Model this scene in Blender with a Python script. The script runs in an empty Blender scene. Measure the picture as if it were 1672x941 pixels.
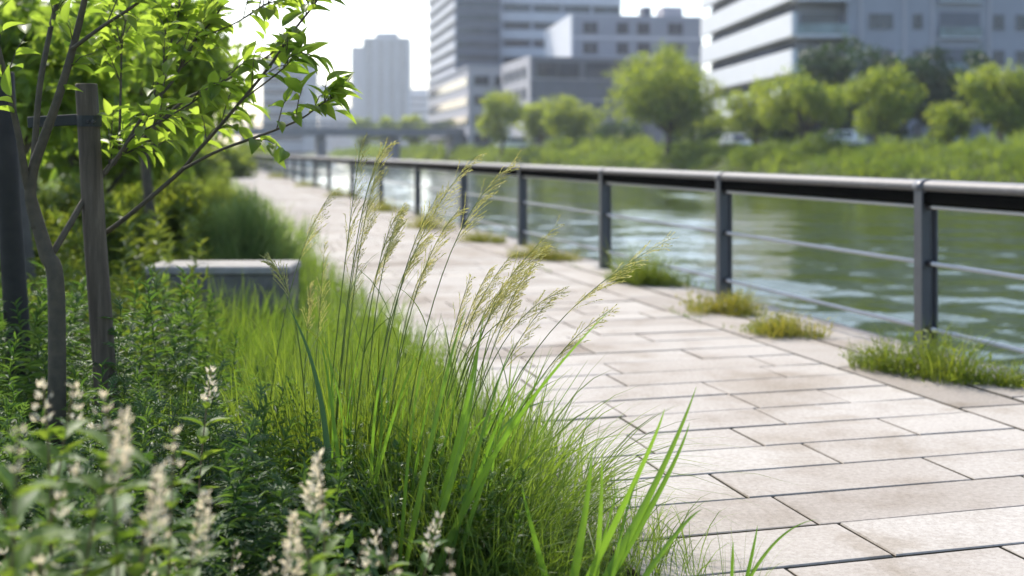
import bpy, math, random
import numpy as np
from mathutils import Vector

random.seed(11)
rng = np.random.default_rng(7)
S = bpy.context.scene
COL = S.collection
F = 1951.0            # focal length of the photograph in its own pixels
EYE = 1.3             # eye height above the path
CX, HY = 836.0, 248.0

def px(x, y, d):
    """A point of the place seen at (x, y) of the photograph, d metres ahead."""
    return np.array([(x - CX) / F * d, d, EYE - (y - HY) / F * d])

AX = np.array([-.2607, .9654, 0.]); BX = np.array([.9654, .2607, 0.])   # along / across the path
def uv(u, v, z=0.):
    return BX * u + AX * v + np.array([0, 0, z])
PATH_ANG = math.atan2(.2607, .9654)

# ------------------------------------------------------------------ meshes
class MB:
    def __init__(s):
        s.V = []; s.Q = []; s.T = []; s.A = []; s.n = 0
    def add(s, V, Q=None, T=None, var=None):
        V = np.asarray(V, float).reshape(-1, 3)
        if Q is not None and len(Q): s.Q.append(np.asarray(Q, int).reshape(-1, 4) + s.n)
        if T is not None and len(T): s.T.append(np.asarray(T, int).reshape(-1, 3) + s.n)
        s.V.append(V)
        s.A.append(np.full(len(V), .5) if var is None else np.broadcast_to(np.asarray(var, float), (len(V),)))
        s.n += len(V)
        return s
    def data(s, name, mat, smooth=False):
        V = np.concatenate(s.V); A = np.concatenate(s.A)
        Q = np.concatenate(s.Q) if s.Q else np.zeros((0, 4), int)
        T = np.concatenate(s.T) if s.T else np.zeros((0, 3), int)
        me = bpy.data.meshes.new(name)
        me.vertices.add(len(V)); me.vertices.foreach_set('co', V.ravel())
        nl = Q.size + T.size
        me.loops.add(nl)
        me.loops.foreach_set('vertex_index', np.concatenate([Q.ravel(), T.ravel()]).astype(np.int32))
        tot = np.concatenate([np.full(len(Q), 4), np.full(len(T), 3)]).astype(np.int32)
        st = np.concatenate([[0], np.cumsum(tot)[:-1]]).astype(np.int32)
        me.polygons.add(len(tot))
        me.polygons.foreach_set('loop_start', st); me.polygons.foreach_set('loop_total', tot)
        smooth = smooth or (mat is not None and mat.get('leafy', 0) == 1)
        me.polygons.foreach_set('use_smooth', np.full(len(tot), bool(smooth)))
        at = me.attributes.new('var', 'FLOAT', 'POINT'); at.data.foreach_set('value', A.astype(np.float32))
        me.update(calc_edges=True); me.validate()
        if mat: me.materials.append(mat)
        return me
    def build(s, name, mat, parent=None, smooth=False):
        o = bpy.data.objects.new(name, s.data(name, mat, smooth)); COL.objects.link(o)
        if parent is not None: o.parent = parent
        return o
    # shapes
    def box(s, c, size, ex=(1, 0, 0), ey=(0, 1, 0), ez=(0, 0, 1), var=.5, bev=0.):
        c = np.asarray(c, float); ex, ey, ez = [np.asarray(e, float) for e in (ex, ey, ez)]
        a, b, h = [k / 2 for k in size]
        if not bev:
            P = [(i, j, k) for k in (-h, h) for j in (-b, b) for i in (-a, a)]
            V = [c + ex * p[0] + ey * p[1] + ez * p[2] for p in P]
            return s.add(V, [(0, 2, 3, 1), (4, 5, 7, 6), (0, 1, 5, 4), (2, 6, 7, 3), (0, 4, 6, 2), (1, 3, 7, 5)], None, var)
        # octagon-edged prism with top and bottom chamfers
        def ring(a, b, z, w): 
            return [(x, y, z) for x, y in ((-a + w, -b), (a - w, -b), (a, -b + w), (a, b - w), (a - w, b), (-a + w, b), (-a, b - w), (-a, -b + w))]
        R = [ring(a - bev, b - bev, -h, bev), ring(a, b, -h + bev, bev), ring(a, b, h - bev, bev), ring(a - bev, b - bev, h, bev)]
        V = [c + ex * p[0] + ey * p[1] + ez * p[2] for r in R for p in r]
        Q = []
        for r in range(3):
            for k in range(8):
                k2 = (k + 1) % 8
                Q.append((r * 8 + k, r * 8 + k2, r * 8 + 8 + k2, r * 8 + 8 + k))
        for o, f in ((0, -1), (24, 1)):
            q = [(0, 1, 2, 3), (0, 3, 4, 7), (4, 5, 6, 7)]
            for t in q: Q.append([o + i for i in (t if f > 0 else t[::-1])])
        return s.add(V, Q, None, var)
    def tube(s, pts, rad, sides=8, var=.5, caps=True, sq=1.):
        pts = np.asarray(pts, float); n = len(pts)
        rad = np.broadcast_to(np.asarray(rad, float), (n,))
        t = np.gradient(pts, axis=0); t /= np.linalg.norm(t, axis=1)[:, None] + 1e-12
        ref = np.array([0, 0, 1.]) if abs(t[0][2]) < .8 else np.array([1., 0, 0])
        V = []
        for i in range(n):
            x = np.cross(t[i], ref); x /= np.linalg.norm(x) + 1e-12
            y = np.cross(x, t[i]); ref = y if abs(t[0][2]) < .8 else ref
            for k in range(sides):
                a = 2 * math.pi * k / sides
                V.append(pts[i] + rad[i] * (x * math.cos(a) + y * math.sin(a) * sq))
        Q = [(i * sides + k, i * sides + (k + 1) % sides, (i + 1) * sides + (k + 1) % sides, (i + 1) * sides + k)
             for i in range(n - 1) for k in range(sides)]
        T = []
        if caps:
            V.append(pts[0]); V.append(pts[-1]); a = n * sides
            for k in range(sides):
                T.append((a, (k + 1) % sides, k)); T.append((a + 1, (n - 1) * sides + k, (n - 1) * sides + (k + 1) % sides))
        return s.add(V, Q, T, var)
    def blades(s, P0, P1, P2, w, segs=5, side=None, var=None, prof=None, fold=.0):
        """Curved ribbons: one quadratic curve each, tapering to a point."""
        P0, P1, P2 = [np.asarray(p, float).reshape(-1, 3) for p in (P0, P1, P2)]
        n = len(P0); w = np.broadcast_to(np.asarray(w, float), (n,))
        t = np.linspace(0, 1, segs + 1)
        B = ((1 - t) ** 2)[None, :, None] * P0[:, None] + (2 * t * (1 - t))[None, :, None] * P1[:, None] + (t ** 2)[None, :, None] * P2[:, None]
        tg = np.gradient(B, axis=1); tg /= np.linalg.norm(tg, axis=2)[..., None] + 1e-9
        if side is None:
            a = rng.uniform(0, 2 * math.pi, n); side = np.stack([np.cos(a), np.sin(a), rng.normal(0, .15, n)], 1)
        sd = side[:, None, :] - (side[:, None, :] * tg).sum(2)[..., None] * tg
        sd /= np.linalg.norm(sd, axis=2)[..., None] + 1e-9
        if prof is None: prof = np.clip((1 - t) ** .75, .03, 1) * np.clip(.55 + t * 2.2, 0, 1)
        h = (w[:, None] * prof[None, :] / 2)[..., None]
        L = B - sd * h; R = B + sd * h
        v = rng.random(n) if var is None else np.broadcast_to(np.asarray(var, float), (n,))
        if fold:
            nm = np.cross(tg, sd)
            M = B - nm * h * fold
            V = np.stack([L, M, R], 2).reshape(-1, 3); k = 3
        else:
            V = np.stack([L, R], 2).reshape(-1, 3); k = 2
        base = (np.arange(n) * (segs + 1) * k)[:, None]
        i = np.arange(segs)[None, :] * k + base
        Q = [np.stack([i + j, i + j + 1, i + k + j + 1, i + k + j], -1).reshape(-1, 4) for j in range(k - 1)]
        return s.add(V, np.concatenate(Q), None, np.repeat(v, (segs + 1) * k))
    def leaves(s, pos, d, up, L, W, tmpl, var=None):
        """Copies of a leaf outline: base at pos, growing along d, upper face towards up."""
        pos = np.asarray(pos, float).reshape(-1, 3); n = len(pos)
        d = np.asarray(d, float); d = d / (np.linalg.norm(d, axis=1)[:, None] + 1e-9)
        y = np.cross(up, d); y /= np.linalg.norm(y, axis=1)[:, None] + 1e-9
        z = np.cross(d, y)
        tv, tq = tmpl
        L = np.broadcast_to(np.asarray(L, float), (n,)); W = np.broadcast_to(np.asarray(W, float), (n,))
        V = pos[:, None] + (L[:, None] * tv[:, 0])[..., None] * d[:, None] + (W[:, None] * tv[:, 1])[..., None] * y[:, None] \
            + (L[:, None] * tv[:, 2])[..., None] * z[:, None]
        Q = tq[None] + (np.arange(n) * len(tv))[:, None, None]
        v = rng.random(n) if var is None else np.broadcast_to(np.asarray(var, float), (n,))
        return s.add(V.reshape(-1, 3), Q.reshape(-1, 4), None, np.repeat(v, len(tv)))
    def lathe(s, c, prof, sides=16, var=.5):
        V = []; c = np.asarray(c, float)
        for r, z in prof:
            for k in range(sides):
                a = 2 * math.pi * k / sides; V.append(c + (r * math.cos(a), r * math.sin(a), z))
        n = len(prof)
        Q = [(i * sides + k, i * sides + (k + 1) % sides, (i + 1) * sides + (k + 1) % sides, (i + 1) * sides + k) for i in range(n - 1) for k in range(sides)]
        return s.add(V, Q, None, var)

def leaf_tmpl(ts, ws, droop=.25, foldz=.12, teeth=0.):
    tv = []; 
    for i, (t, w) in enumerate(zip(ts, ws)):
        z = -droop * t * t
        k = 1 + (teeth if i % 2 else -teeth)
        tv += [(t, -w / 2 * k, z + foldz * w), (t, 0, z), (t, w / 2 * k, z + foldz * w)]
    tq = []
    for i in range(len(ts) - 1):
        a = i * 3; tq += [(a, a + 1, a + 4, a + 3), (a + 1, a + 2, a + 5, a + 4)]
    return np.array(tv), np.array(tq)
OVATE = leaf_tmpl([0, .1, .25, .42, .58, .74, .88, 1], [.06, .55, .9, 1, .9, .62, .28, .01], .28, .13)
LANCE = leaf_tmpl([0, .12, .25, .38, .5, .62, .74, .86, 1], [.06, .5, .85, 1, .98, .82, .58, .3, .01], .3, .12, .1)
NARROW = leaf_tmpl([0, .3, .6, 1], [.35, 1, .8, .02], .25, .15)
CARD = leaf_tmpl([0, .5, 1], [.3, 1, .1], .15, .15)
def lobed():
    """A deeply cut leaf of narrow lobes."""
    V = []; Q = []
    def lobe(p, ang, L, w, droop):
        tv, tq = NARROW; c, sn = math.cos(ang), math.sin(ang); b = sum(len(a) for a in V)
        x = tv[:, 0] * L; y = tv[:, 1] * w
        X = p[0] + x * c - y * sn; Y = p[1] + x * sn + y * c
        V.append(np.stack([X, Y, -.28 * X ** 2 - .3 * Y ** 2 + tv[:, 2] * L * .5], 1)); Q.append(tq + b)
    lobe((0, 0), 0, 1, .13, 0)
    for t, l in ((.18, .30), (.38, .42), (.58, .34)):
        lobe((t, 0), .75, l, .10, 0); lobe((t, 0), -.75, l, .10, 0)
    return np.concatenate(V), np.concatenate(Q)
LOBED = lobed()

# ------------------------------------------------------------------ things
def tag(o, label=None, cat=None, group=None, kind=None):
    if label: o['label'] = label
    if cat: o['category'] = cat
    if group: o['group'] = group
    if kind: o['kind'] = kind
    return o
def thing(name, loc, label, cat, group=None, rz=0.):
    o = bpy.data.objects.new(name, None); COL.objects.link(o)
    o.location = loc; o.rotation_euler.z = rz; o.empty_display_size = .2
    return tag(o, label, cat, group)
def struct(mb, name, mat, smooth=False):
    return tag(mb.build(name, mat, None, smooth), kind='structure')
def copy_thing(o, loc, rz, label, scale=1., group=None):
    r = o.copy(); COL.objects.link(r); r.location = loc; r.rotation_euler.z = rz; r.scale = (scale,) * 3; r['label'] = label
    if group: r['group'] = group
    for c in list(o.children):
        k = c.copy(); COL.objects.link(k); k.parent = r
        for g in list(c.children):
            h = g.copy(); COL.objects.link(h); h.parent = k
    return r

# ------------------------------------------------------------------ materials
def mat(name):
    m = bpy.data.materials.new(name); m.use_nodes = True
    return m, m.node_tree.nodes, m.node_tree.links, m.node_tree.nodes['Principled BSDF']
def ramp(N, stops):
    r = N.new('ShaderNodeValToRGB'); e = r.color_ramp.elements
    while len(e) < len(stops): e.new(.5)
    for k, (p, c) in enumerate(stops): e[k].position = p; e[k].color = (*c, 1)
    return r
def noise(N, L, scale, detail=4, vec=None, rough=.55):
    n = N.new('ShaderNodeTexNoise'); n.inputs['Scale'].default_value = scale; n.inputs['Detail'].default_value = detail
    n.inputs['Roughness'].default_value = rough
    if vec is not None: L.new(vec, n.inputs['Vector'])
    return n
def geo_pos(N): return N.new('ShaderNodeNewGeometry').outputs['Position']
def objco(N): return N.new('ShaderNodeTexCoord').outputs['Object']

def leaf_mat(name, a, b, trans=.45, rough=.45, tcol=None, nscale=1.5, spec=.4):
    m, N, L, P = mat(name); m['leafy'] = 1
    at = N.new('ShaderNodeAttribute'); at.attribute_name = 'var'
    nz = noise(N, L, nscale, 3, geo_pos(N))
    mx = N.new('ShaderNodeMath'); mx.operation = 'MULTIPLY_ADD'; mx.inputs[1].default_value = .6
    sc = N.new('ShaderNodeMath'); sc.operation = 'MULTIPLY_ADD'; sc.inputs[1].default_value = 1.0; sc.inputs[2].default_value = -.28
    L.new(nz.outputs['Fac'], sc.inputs[0]); L.new(at.outputs['Fac'], mx.inputs[0]); L.new(sc.outputs[0], mx.inputs[2])
    r = ramp(N, [(.0, a), (1., b)]); L.new(mx.outputs[0], r.inputs[0])
    L.new(r.outputs[0], P.inputs['Base Color']); P.inputs['Roughness'].default_value = rough
    P.inputs['Specular IOR Level'].default_value = spec
    if trans:
        t = N.new('ShaderNodeBsdfTranslucent'); mixc = N.new('ShaderNodeMix'); mixc.data_type = 'RGBA'; mixc.blend_type = 'MULTIPLY'
        mixc.inputs[0].default_value = 1.
        L.new(r.outputs[0], mixc.inputs[6]); mixc.inputs[7].default_value = (*(tcol or (1.9, 1.7, .55)), 1)
        L.new(mixc.outputs[2], t.inputs['Color'])
        sh = N.new('ShaderNodeMixShader'); sh.inputs[0].default_value = trans
        L.new(P.outputs[0], sh.inputs[1]); L.new(t.outputs[0], sh.inputs[2])
        L.new(sh.outputs[0], N['Material Output'].inputs['Surface'])
    return m
def solid(name, a, b=None, rough=.6, scale=8., metal=0., bump=0., spec=.5, detail=5):
    m, N, L, P = mat(name)
    P.inputs['Roughness'].default_value = rough; P.inputs['Metallic'].default_value = metal; P.inputs['Specular IOR Level'].default_value = spec
    nz = noise(N, L, scale, detail, objco(N))
    r = ramp(N, [(.3, a), (.7, b or tuple(k * .85 for k in a))]); L.new(nz.outputs['Fac'], r.inputs[0]); L.new(r.outputs[0], P.inputs['Base Color'])
    if bump:
        bp = N.new('ShaderNodeBump'); bp.inputs['Strength'].default_value = bump; bp.inputs['Distance'].default_value = .01
        L.new(nz.outputs['Fac'], bp.inputs['Height']); L.new(bp.outputs[0], P.inputs['Normal'])
    return m

M = {}
M['blade'] = leaf_mat('grass_green', (.028, .07, .010), (.20, .26, .05), .5, .42, (1.65, 1.6, .65))
M['fine'] = leaf_mat('fine_grass', (.045, .095, .016), (.20, .28, .06), .5, .45, (1.65, 1.6, .65))
M['broad'] = leaf_mat('broad_blade', (.09, .18, .03), (.16, .26, .045), .5, .36, (1.5, 1.6, .6), spec=.5)
M['bluegrass'] = leaf_mat('blue_green_blade', (.06, .13, .075), (.07, .15, .08), .35, .35)
M['stalk'] = leaf_mat('grass_stalk', (.07, .13, .02), (.13, .18, .035), .3, .4)
M['seed'] = leaf_mat('seed_head', (.27, .28, .09), (.54, .52, .25), .45, .5, (1.3, 1.2, .7))
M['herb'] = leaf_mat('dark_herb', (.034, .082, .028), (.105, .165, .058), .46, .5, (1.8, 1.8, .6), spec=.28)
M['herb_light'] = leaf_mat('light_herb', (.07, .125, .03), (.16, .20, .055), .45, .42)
M['under'] = leaf_mat('under_leaf', (.035, .095, .015), (.12, .20, .03), .45, .45)
M['lance'] = leaf_mat('lance_leaf', (.07, .14, .035), (.15, .22, .06), .45, .5, spec=.22)
M['petal'] = leaf_mat('cream_petal', (.76, .67, .52), (.86, .79, .65), .45, .55, (1.1, 1.05, .9))
M['redstem'] = solid('red_brown_stem', (.16, .085, .045), (.12, .10, .04), .55, 30)
M['tree_leaf'] = leaf_mat('young_leaf', (.10, .175, .025), (.24, .31, .075), .72, .42, (1.6, 1.6, .7))
M['tree_leaf_far'] = leaf_mat('sunny_leaf', (.085, .155, .03), (.25, .30, .065), .6, .5, nscale=.25)
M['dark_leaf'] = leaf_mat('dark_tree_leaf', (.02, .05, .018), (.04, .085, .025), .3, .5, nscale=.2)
M['shrub'] = leaf_mat('shrub_leaf', (.075, .13, .035), (.18, .23, .08), .45, .45)
M['mound'] = leaf_mat('feathery_shrub', (.12, .19, .065), (.25, .31, .13), .5, .5, (1.5, 1.5, .8), nscale=3)
M['bank'] = leaf_mat('bank_grass', (.04, .09, .018), (.20, .27, .06), .45, .5, nscale=.12)
M['weed'] = leaf_mat('dry_weed', (.08, .14, .025), (.24, .22, .06), .45, .5)
M['weed_green'] = leaf_mat('green_weed', (.07, .13, .02), (.17, .21, .04), .45, .45, nscale=4)
M['bark'] = solid('young_bark', (.105, .082, .052), (.06, .048, .032), .85, 25, bump=.5)
M['bark_far'] = solid('far_bark', (.07, .055, .045), (.05, .04, .03), .9, 3)
M['bark_dark'] = solid('dark_bark', (.02, .018, .015), (.035, .03, .025), .9, 12, bump=.5)
M['bark_grey'] = solid('grey_bark', (.12, .105, .09), (.075, .065, .055), .9, 6, bump=.5)
M['rubber'] = solid('black_rubber', (.018, .02, .02), (.03, .032, .03), .6, 40)
M['black'] = solid('rail_shade_black', (.005, .005, .005), (.007, .007, .006), 1., 10, spec=.0)
M['metal'] = solid('grey_painted_steel', (.075, .08, .09), (.058, .062, .07), .42, 14, 0., .03)
M['rail'] = solid('brushed_rail', (.155, .15, .148), (.115, .112, .11), .6, 20, .1, .02)
M['cable'] = solid('steel_cable', (.55, .54, .53), (.46, .45, .44), .5, 60, .1)
M['bolt'] = solid('dark_bolt', (.05, .045, .045), (.07, .06, .06), .45, 50, .5)
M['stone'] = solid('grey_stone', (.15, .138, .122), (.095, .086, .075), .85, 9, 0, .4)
M['stone_top'] = solid('stone_painted_sunlit', (.30, .28, .255), (.21, .195, .175), .85, 9, 0, .3)
M['quay'] = solid('quay_concrete', (.22, .20, .17), (.14, .13, .10), .9, 3, 0, .5)
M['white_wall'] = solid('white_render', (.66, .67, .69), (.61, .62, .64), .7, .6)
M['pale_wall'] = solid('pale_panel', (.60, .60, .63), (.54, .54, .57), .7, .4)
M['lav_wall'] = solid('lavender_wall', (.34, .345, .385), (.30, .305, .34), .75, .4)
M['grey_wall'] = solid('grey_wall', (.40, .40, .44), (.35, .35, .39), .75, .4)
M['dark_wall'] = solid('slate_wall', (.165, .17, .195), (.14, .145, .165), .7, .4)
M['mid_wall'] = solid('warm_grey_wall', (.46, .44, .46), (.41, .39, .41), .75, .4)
M['far_wall'] = solid('far_grey_wall', (.33, .34, .37), (.28, .29, .32), .8, .1)
M['frame'] = solid('window_frame', (.20, .20, .21), (.17, .17, .18), .5, 4)
M['asphalt'] = solid('asphalt', (.05, .05, .05), (.065, .063, .06), .9, 4)
M['tyre'] = solid('tyre_rubber', (.02, .02, .02), (.03, .03, .03), .8, 8)
M['rim'] = solid('alloy', (.5, .5, .5), (.45, .45, .45), .3, 8, .9)
M['lamp'] = solid('headlamp_glass', (.75, .75, .75), (.65, .65, .65), .12, 8)
M['tail'] = solid('tail_lamp', (.3, .02, .02), (.2, .02, .02), .2, 8)
M['bridge'] = solid('bridge_concrete', (.22, .22, .235), (.18, .18, .19), .85, .5)
M['bridge_steel'] = solid('bridge_steel', (.13, .14, .16), (.10, .11, .13), .6, .5)
def car_paint(name, c):
    m = solid(name, c, tuple(k * .97 for k in c), .25, 2); m.node_tree.nodes['Principled BSDF'].inputs['Coat Weight'].default_value = .6
    return m
M['car_white'] = car_paint('white_paint', (.80, .80, .80)); M['car_silver'] = car_paint('silver_paint', (.55, .56, .58)); M['car_dark'] = car_paint('dark_paint', (.06, .065, .08))
def glass(name, c, rough=.06):
    m, N, L, P = mat(name); P.inputs['Roughness'].default_value = rough; P.inputs['Specular IOR Level'].default_value = .45
    nz = noise(N, L, .35, 2, objco(N)); r = ramp(N, [(.35, c), (.7, tuple(k * 2.2 for k in c))]); L.new(nz.outputs['Fac'], r.inputs[0]); L.new(r.outputs[0], P.inputs['Base Color'])
    return m
M['glass'] = glass('window_glass', (.03, .035, .045)); M['car_glass'] = glass('car_glass', (.02, .022, .025), .03)
M['balustrade'] = glass('green_glass_balustrade', (.10, .14, .15), .1)

def paver_mat():
    m, N, L, P = mat('pale_paver')
    at = N.new('ShaderNodeAttribute'); at.attribute_name = 'var'
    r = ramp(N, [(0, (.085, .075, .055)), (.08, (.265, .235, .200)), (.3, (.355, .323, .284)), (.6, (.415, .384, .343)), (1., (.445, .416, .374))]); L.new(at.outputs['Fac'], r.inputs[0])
    g = geo_pos(N)
    n1 = noise(N, L, 2.2, 6, g, .65); n2 = noise(N, L, 45, 5, g, .7); n3 = noise(N, L, .55, 4, g)
    def mul(a, stops, fac):
        q = ramp(N, stops); L.new(fac, q.inputs[0])
        x = N.new('ShaderNodeMix'); x.data_type = 'RGBA'; x.blend_type = 'MULTIPLY'; x.inputs[0].default_value = 1.
        L.new(a, x.inputs[6]); L.new(q.outputs[0], x.inputs[7]); return x.outputs[2]
    c = mul(r.outputs[0], [(.32, (.84, .82, .79)), (.5, (1, 1, 1))], n1.outputs['Fac'])
    c = mul(c, [(.3, (.78, .77, .76)), (.64, (1.07, 1.07, 1.07))], n2.outputs['Fac'])
    c = mul(c, [(.34, (.84, .81, .78)), (.55, (1, 1, 1))], n3.outputs['Fac'])
    n4 = noise(N, L, 1.15, 7, g, .6); n4.inputs['Distortion'].default_value = 1.2
    c = mul(c, [(.36, (.86, .835, .80)), (.44, (.98, .975, .97)), (.6, (1, 1, 1))], n4.outputs['Fac'])
    n5 = noise(N, L, 160, 2, g, .6); c = mul(c, [(.30, (.72, .70, .68)), (.40, (1, 1, 1))], n5.outputs['Fac'])
    L.new(c, P.inputs['Base Color']); P.inputs['Roughness'].default_value = .95; P.inputs['Specular IOR Level'].default_value = .12
    bp = N.new('ShaderNodeBump'); bp.inputs['Strength'].default_value = .25; bp.inputs['Distance'].default_value = .004
    L.new(n2.outputs['Fac'], bp.inputs['Height']); L.new(bp.outputs[0], P.inputs['Normal'])
    return m
M['paver'] = paver_mat()
M['joint'] = solid('joint_sand', (.055, .048, .035), (.03, .032, .02), .95, 6)
def ground_mat():
    m, N, L, P = mat('soil_and_turf')
    g = geo_pos(N)
    n1 = noise(N, L, .5, 6, g, .7); n2 = noise(N, L, 9, 4, g)
    r = ramp(N, [(.3, (.035, .028, .018)), (.5, (.045, .06, .016)), (.7, (.08, .10, .022))]); L.new(n1.outputs['Fac'], r.inputs[0])
    L.new(r.outputs[0], P.inputs['Base Color']); P.inputs['Roughness'].default_value = .95; P.inputs['Specular IOR Level'].default_value = .2
    bp = N.new('ShaderNodeBump'); bp.inputs['Strength'].default_value = .7; bp.inputs['Distance'].default_value = .05
    L.new(n2.outputs['Fac'], bp.inputs['Height']); L.new(bp.outputs[0], P.inputs['Normal'])
    return m
M['ground'] = ground_mat()
def water_mat():
    m, N, L, P = mat('river_water')
    P.inputs['Base Color'].default_value = (.040, .058, .012, 1); P.inputs['Roughness'].default_value = .025; P.inputs['IOR'].default_value = 1.333
    g = geo_pos(N)
    mp = N.new('ShaderNodeMapping'); mp.inputs['Rotation'].default_value = (0, 0, -.15); mp.inputs['Scale'].default_value = (1.6, 3.6, 1); L.new(g, mp.inputs['Vector'])
    n1 = noise(N, L, .9, 3, mp.outputs[0], .5); n1.inputs['Distortion'].default_value = .6
    n2 = noise(N, L, 3.2, 3, mp.outputs[0], .5)
    n3 = noise(N, L, .07, 2, g)
    a = N.new('ShaderNodeMath'); a.operation = 'MULTIPLY_ADD'; a.inputs[1].default_value = .28; L.new(n2.outputs['Fac'], a.inputs[0]); L.new(n1.outputs['Fac'], a.inputs[2])
    k = N.new('ShaderNodeMath'); k.operation = 'MULTIPLY_ADD'; k.inputs[1].default_value = 1.2; k.inputs[2].default_value = .25; L.new(n3.outputs['Fac'], k.inputs[0])
    h = N.new('ShaderNodeMath'); h.operation = 'MULTIPLY'; L.new(a.outputs[0], h.inputs[0]); L.new(k.outputs[0], h.inputs[1])
    bp = N.new('ShaderNodeBump'); bp.inputs['Strength'].default_value = 1.; bp.inputs['Distance'].default_value = WAVE
    L.new(h.outputs[0], bp.inputs['Height']); L.new(bp.outputs[0], P.inputs['Normal'])
    return m
WAVE = .009
M['water'] = water_mat()
def wood_mat():
    m, N, L, P = mat('weathered_stake_wood')
    mp = N.new('ShaderNodeMapping'); mp.inputs['Scale'].default_value = (14, 14, 1.2); L.new(objco(N), mp.inputs['Vector'])
    n = noise(N, L, 3, 6, mp.outputs[0], .65)
    r = ramp(N, [(.3, (.05, .036, .024)), (.55, (.10, .074, .05)), (.75, (.16, .125, .09))]); L.new(n.outputs['Fac'], r.inputs[0])
    L.new(r.outputs[0], P.inputs['Base Color']); P.inputs['Roughness'].default_value = .85
    bp = N.new('ShaderNodeBump'); bp.inputs['Strength'].default_value = .5; bp.inputs['Distance'].default_value = .004
    L.new(n.outputs['Fac'], bp.inputs['Height']); L.new(bp.outputs[0], P.inputs['Normal'])
    return m
M['wood'] = wood_mat()

# ------------------------------------------------------------------ setting
U_LEFT, U_KERB, U_EDGE, U_RAIL = 1.45, 3.76, 4.72, 4.47
Z_WATER = -.62
def zt(u, v):
    if u <= U_EDGE: return -.03
    if u <= 46.4: return -1.6
    pts = [(46.4, -1.6), (47.6, -.75), (50, .45), (53, 1.05), (60, 1.35), (1e5, 1.4)]
    for (a, za), (b, zb) in zip(pts, pts[1:]):
        if u <= b: return za + (zb - za) * (u - a) / (b - a)
us = [-1500, -400, -120, -40, -15, -5, 0, 1.4, 3, 4.715, 4.72, 4.73, 15, 30, 46.4, 47, 47.6, 48.5, 50, 51.5, 53, 56, 60, 75, 100, 150, 300, 700, 1500]
vs = [-1500, -300, -60, -20, 0, 5, 10, 20, 35, 50, 70, 90, 120, 150, 200, 260, 330, 420, 560, 600, 900, 1500]
g = MB()
V = []
for v in vs:
    for u in us:
        z = zt(u, v)
        if v >= 600: z = max(z, 1.35)
        if u > 47.7 and v < 600: z += .18 * math.sin(v * .21 + u * .3) + .1 * math.sin(v * .53)
        V.append(uv(u, v, z))
nu = len(us)
g.add(V, [(j * nu + i, j * nu + i + 1, (j + 1) * nu + i + 1, (j + 1) * nu + i) for j in range(len(vs) - 1) for i in range(nu - 1)])
struct(g, 'ground', M['ground'], False)
w = MB()
wr = np.random.default_rng(5); nw = 60
wl = np.exp(wr.uniform(math.log(.26), math.log(3.6), nw)); wa = wr.normal(math.radians(78), .55, nw); wp = wr.uniform(0, 6.28, nw); wA = wl * .0019 * wr.uniform(.5, 1.5, nw)
def wave(X, Y):
    z = np.zeros_like(X)
    gust = .55 + .75 * (np.sin(X * .11 + Y * .07 + 1) * np.sin(Y * .045 - X * .06) * .5 + .5) * 1.3
    for l, a, p, A in zip(wl, wa, wp, wA):
        k = 2 * math.pi / l; z += A * np.sin(k * (X * math.cos(a) + Y * math.sin(a)) + p + .9 * np.sin(X * .35 / l ** .5 + p))
    near = 1 + .7 / (1 + np.exp((Y - 16) / 2.5))
    return z * gust * near
def sheet(u, v):
    U, Vv = np.meshgrid(u, v); P = U[..., None] * BX + Vv[..., None] * AX
    P[..., 2] = Z_WATER + wave(P[..., 0], P[..., 1]); n = len(u)
    i = (np.arange(len(v) - 1)[:, None] * n + np.arange(n - 1)[None]).ravel()
    w.add(P.reshape(-1, 3), np.stack([i, i + 1, i + n + 1, i + n], 1))
sheet(np.concatenate([np.arange(4.74, 16, .09), np.arange(16, 48.3, .22)]), np.concatenate([np.arange(-14, 34, .10), np.geomspace(34, 596, 420)]))
struct(w, 'river_water', M['water'], True)
w = MB(); w.box(uv(4.66, 85, -.81), (.14, 190, 1.55), BX, AX); struct(w, 'quay_wall', M['quay'])

# path: a bedding sheet with separate slabs laid on it, wide coping slabs along the water
pb = MB(); pb.add([uv(1.40, -3, -.010), uv(4.71, -3, -.010), uv(4.71, 160, -.010), uv(1.40, 160, -.010)], [(0, 1, 2, 3)])
struct(pb, 'path_bedding', M['joint'])
def slab(mb, u0, u1, v0, v1, var, dz=0., gap=.0055, c=.0045, th=.05):
    u0 += gap; u1 -= gap; v0 += gap; v1 -= gap
    t = [rng.normal(0, .0012) for _ in range(4)]
    lo = [uv(u0, v0, -th), uv(u1, v0, -th), uv(u1, v1, -th), uv(u0, v1, -th)]
    mi = [uv(u0, v0, dz - c), uv(u1, v0, dz - c), uv(u1, v1, dz - c), uv(u0, v1, dz - c)]
    hi = [uv(u0 + c, v0 + c, dz + t[0]), uv(u1 - c, v0 + c, dz + t[1]), uv(u1 - c, v1 - c, dz + t[2]), uv(u0 + c, v1 - c, dz + t[3])]
    Q = []
    for r in (0, 4):
        for k in range(4): Q.append((r + k, r + (k + 1) % 4, r + 4 + (k + 1) % 4, r + 4 + k))
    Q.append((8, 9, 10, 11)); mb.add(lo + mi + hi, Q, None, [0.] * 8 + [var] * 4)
pv = MB(); v = -3.
while v < 160:
    dv = .355
    u = 1.42 + rng.uniform(-.15, .05); first = True
    while u < U_KERB - .02:
        du = rng.choice([.52, .72, .78, .98, 1.1])
        if first: du *= rng.uniform(.5, 1); first = False
        e = min(u + du, U_KERB)
        if U_KERB - e < .25: e = U_KERB
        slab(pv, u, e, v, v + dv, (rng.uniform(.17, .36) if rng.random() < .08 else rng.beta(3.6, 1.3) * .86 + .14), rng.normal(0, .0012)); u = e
    v += dv
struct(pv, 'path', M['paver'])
kb = MB(); v = -3.
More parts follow.
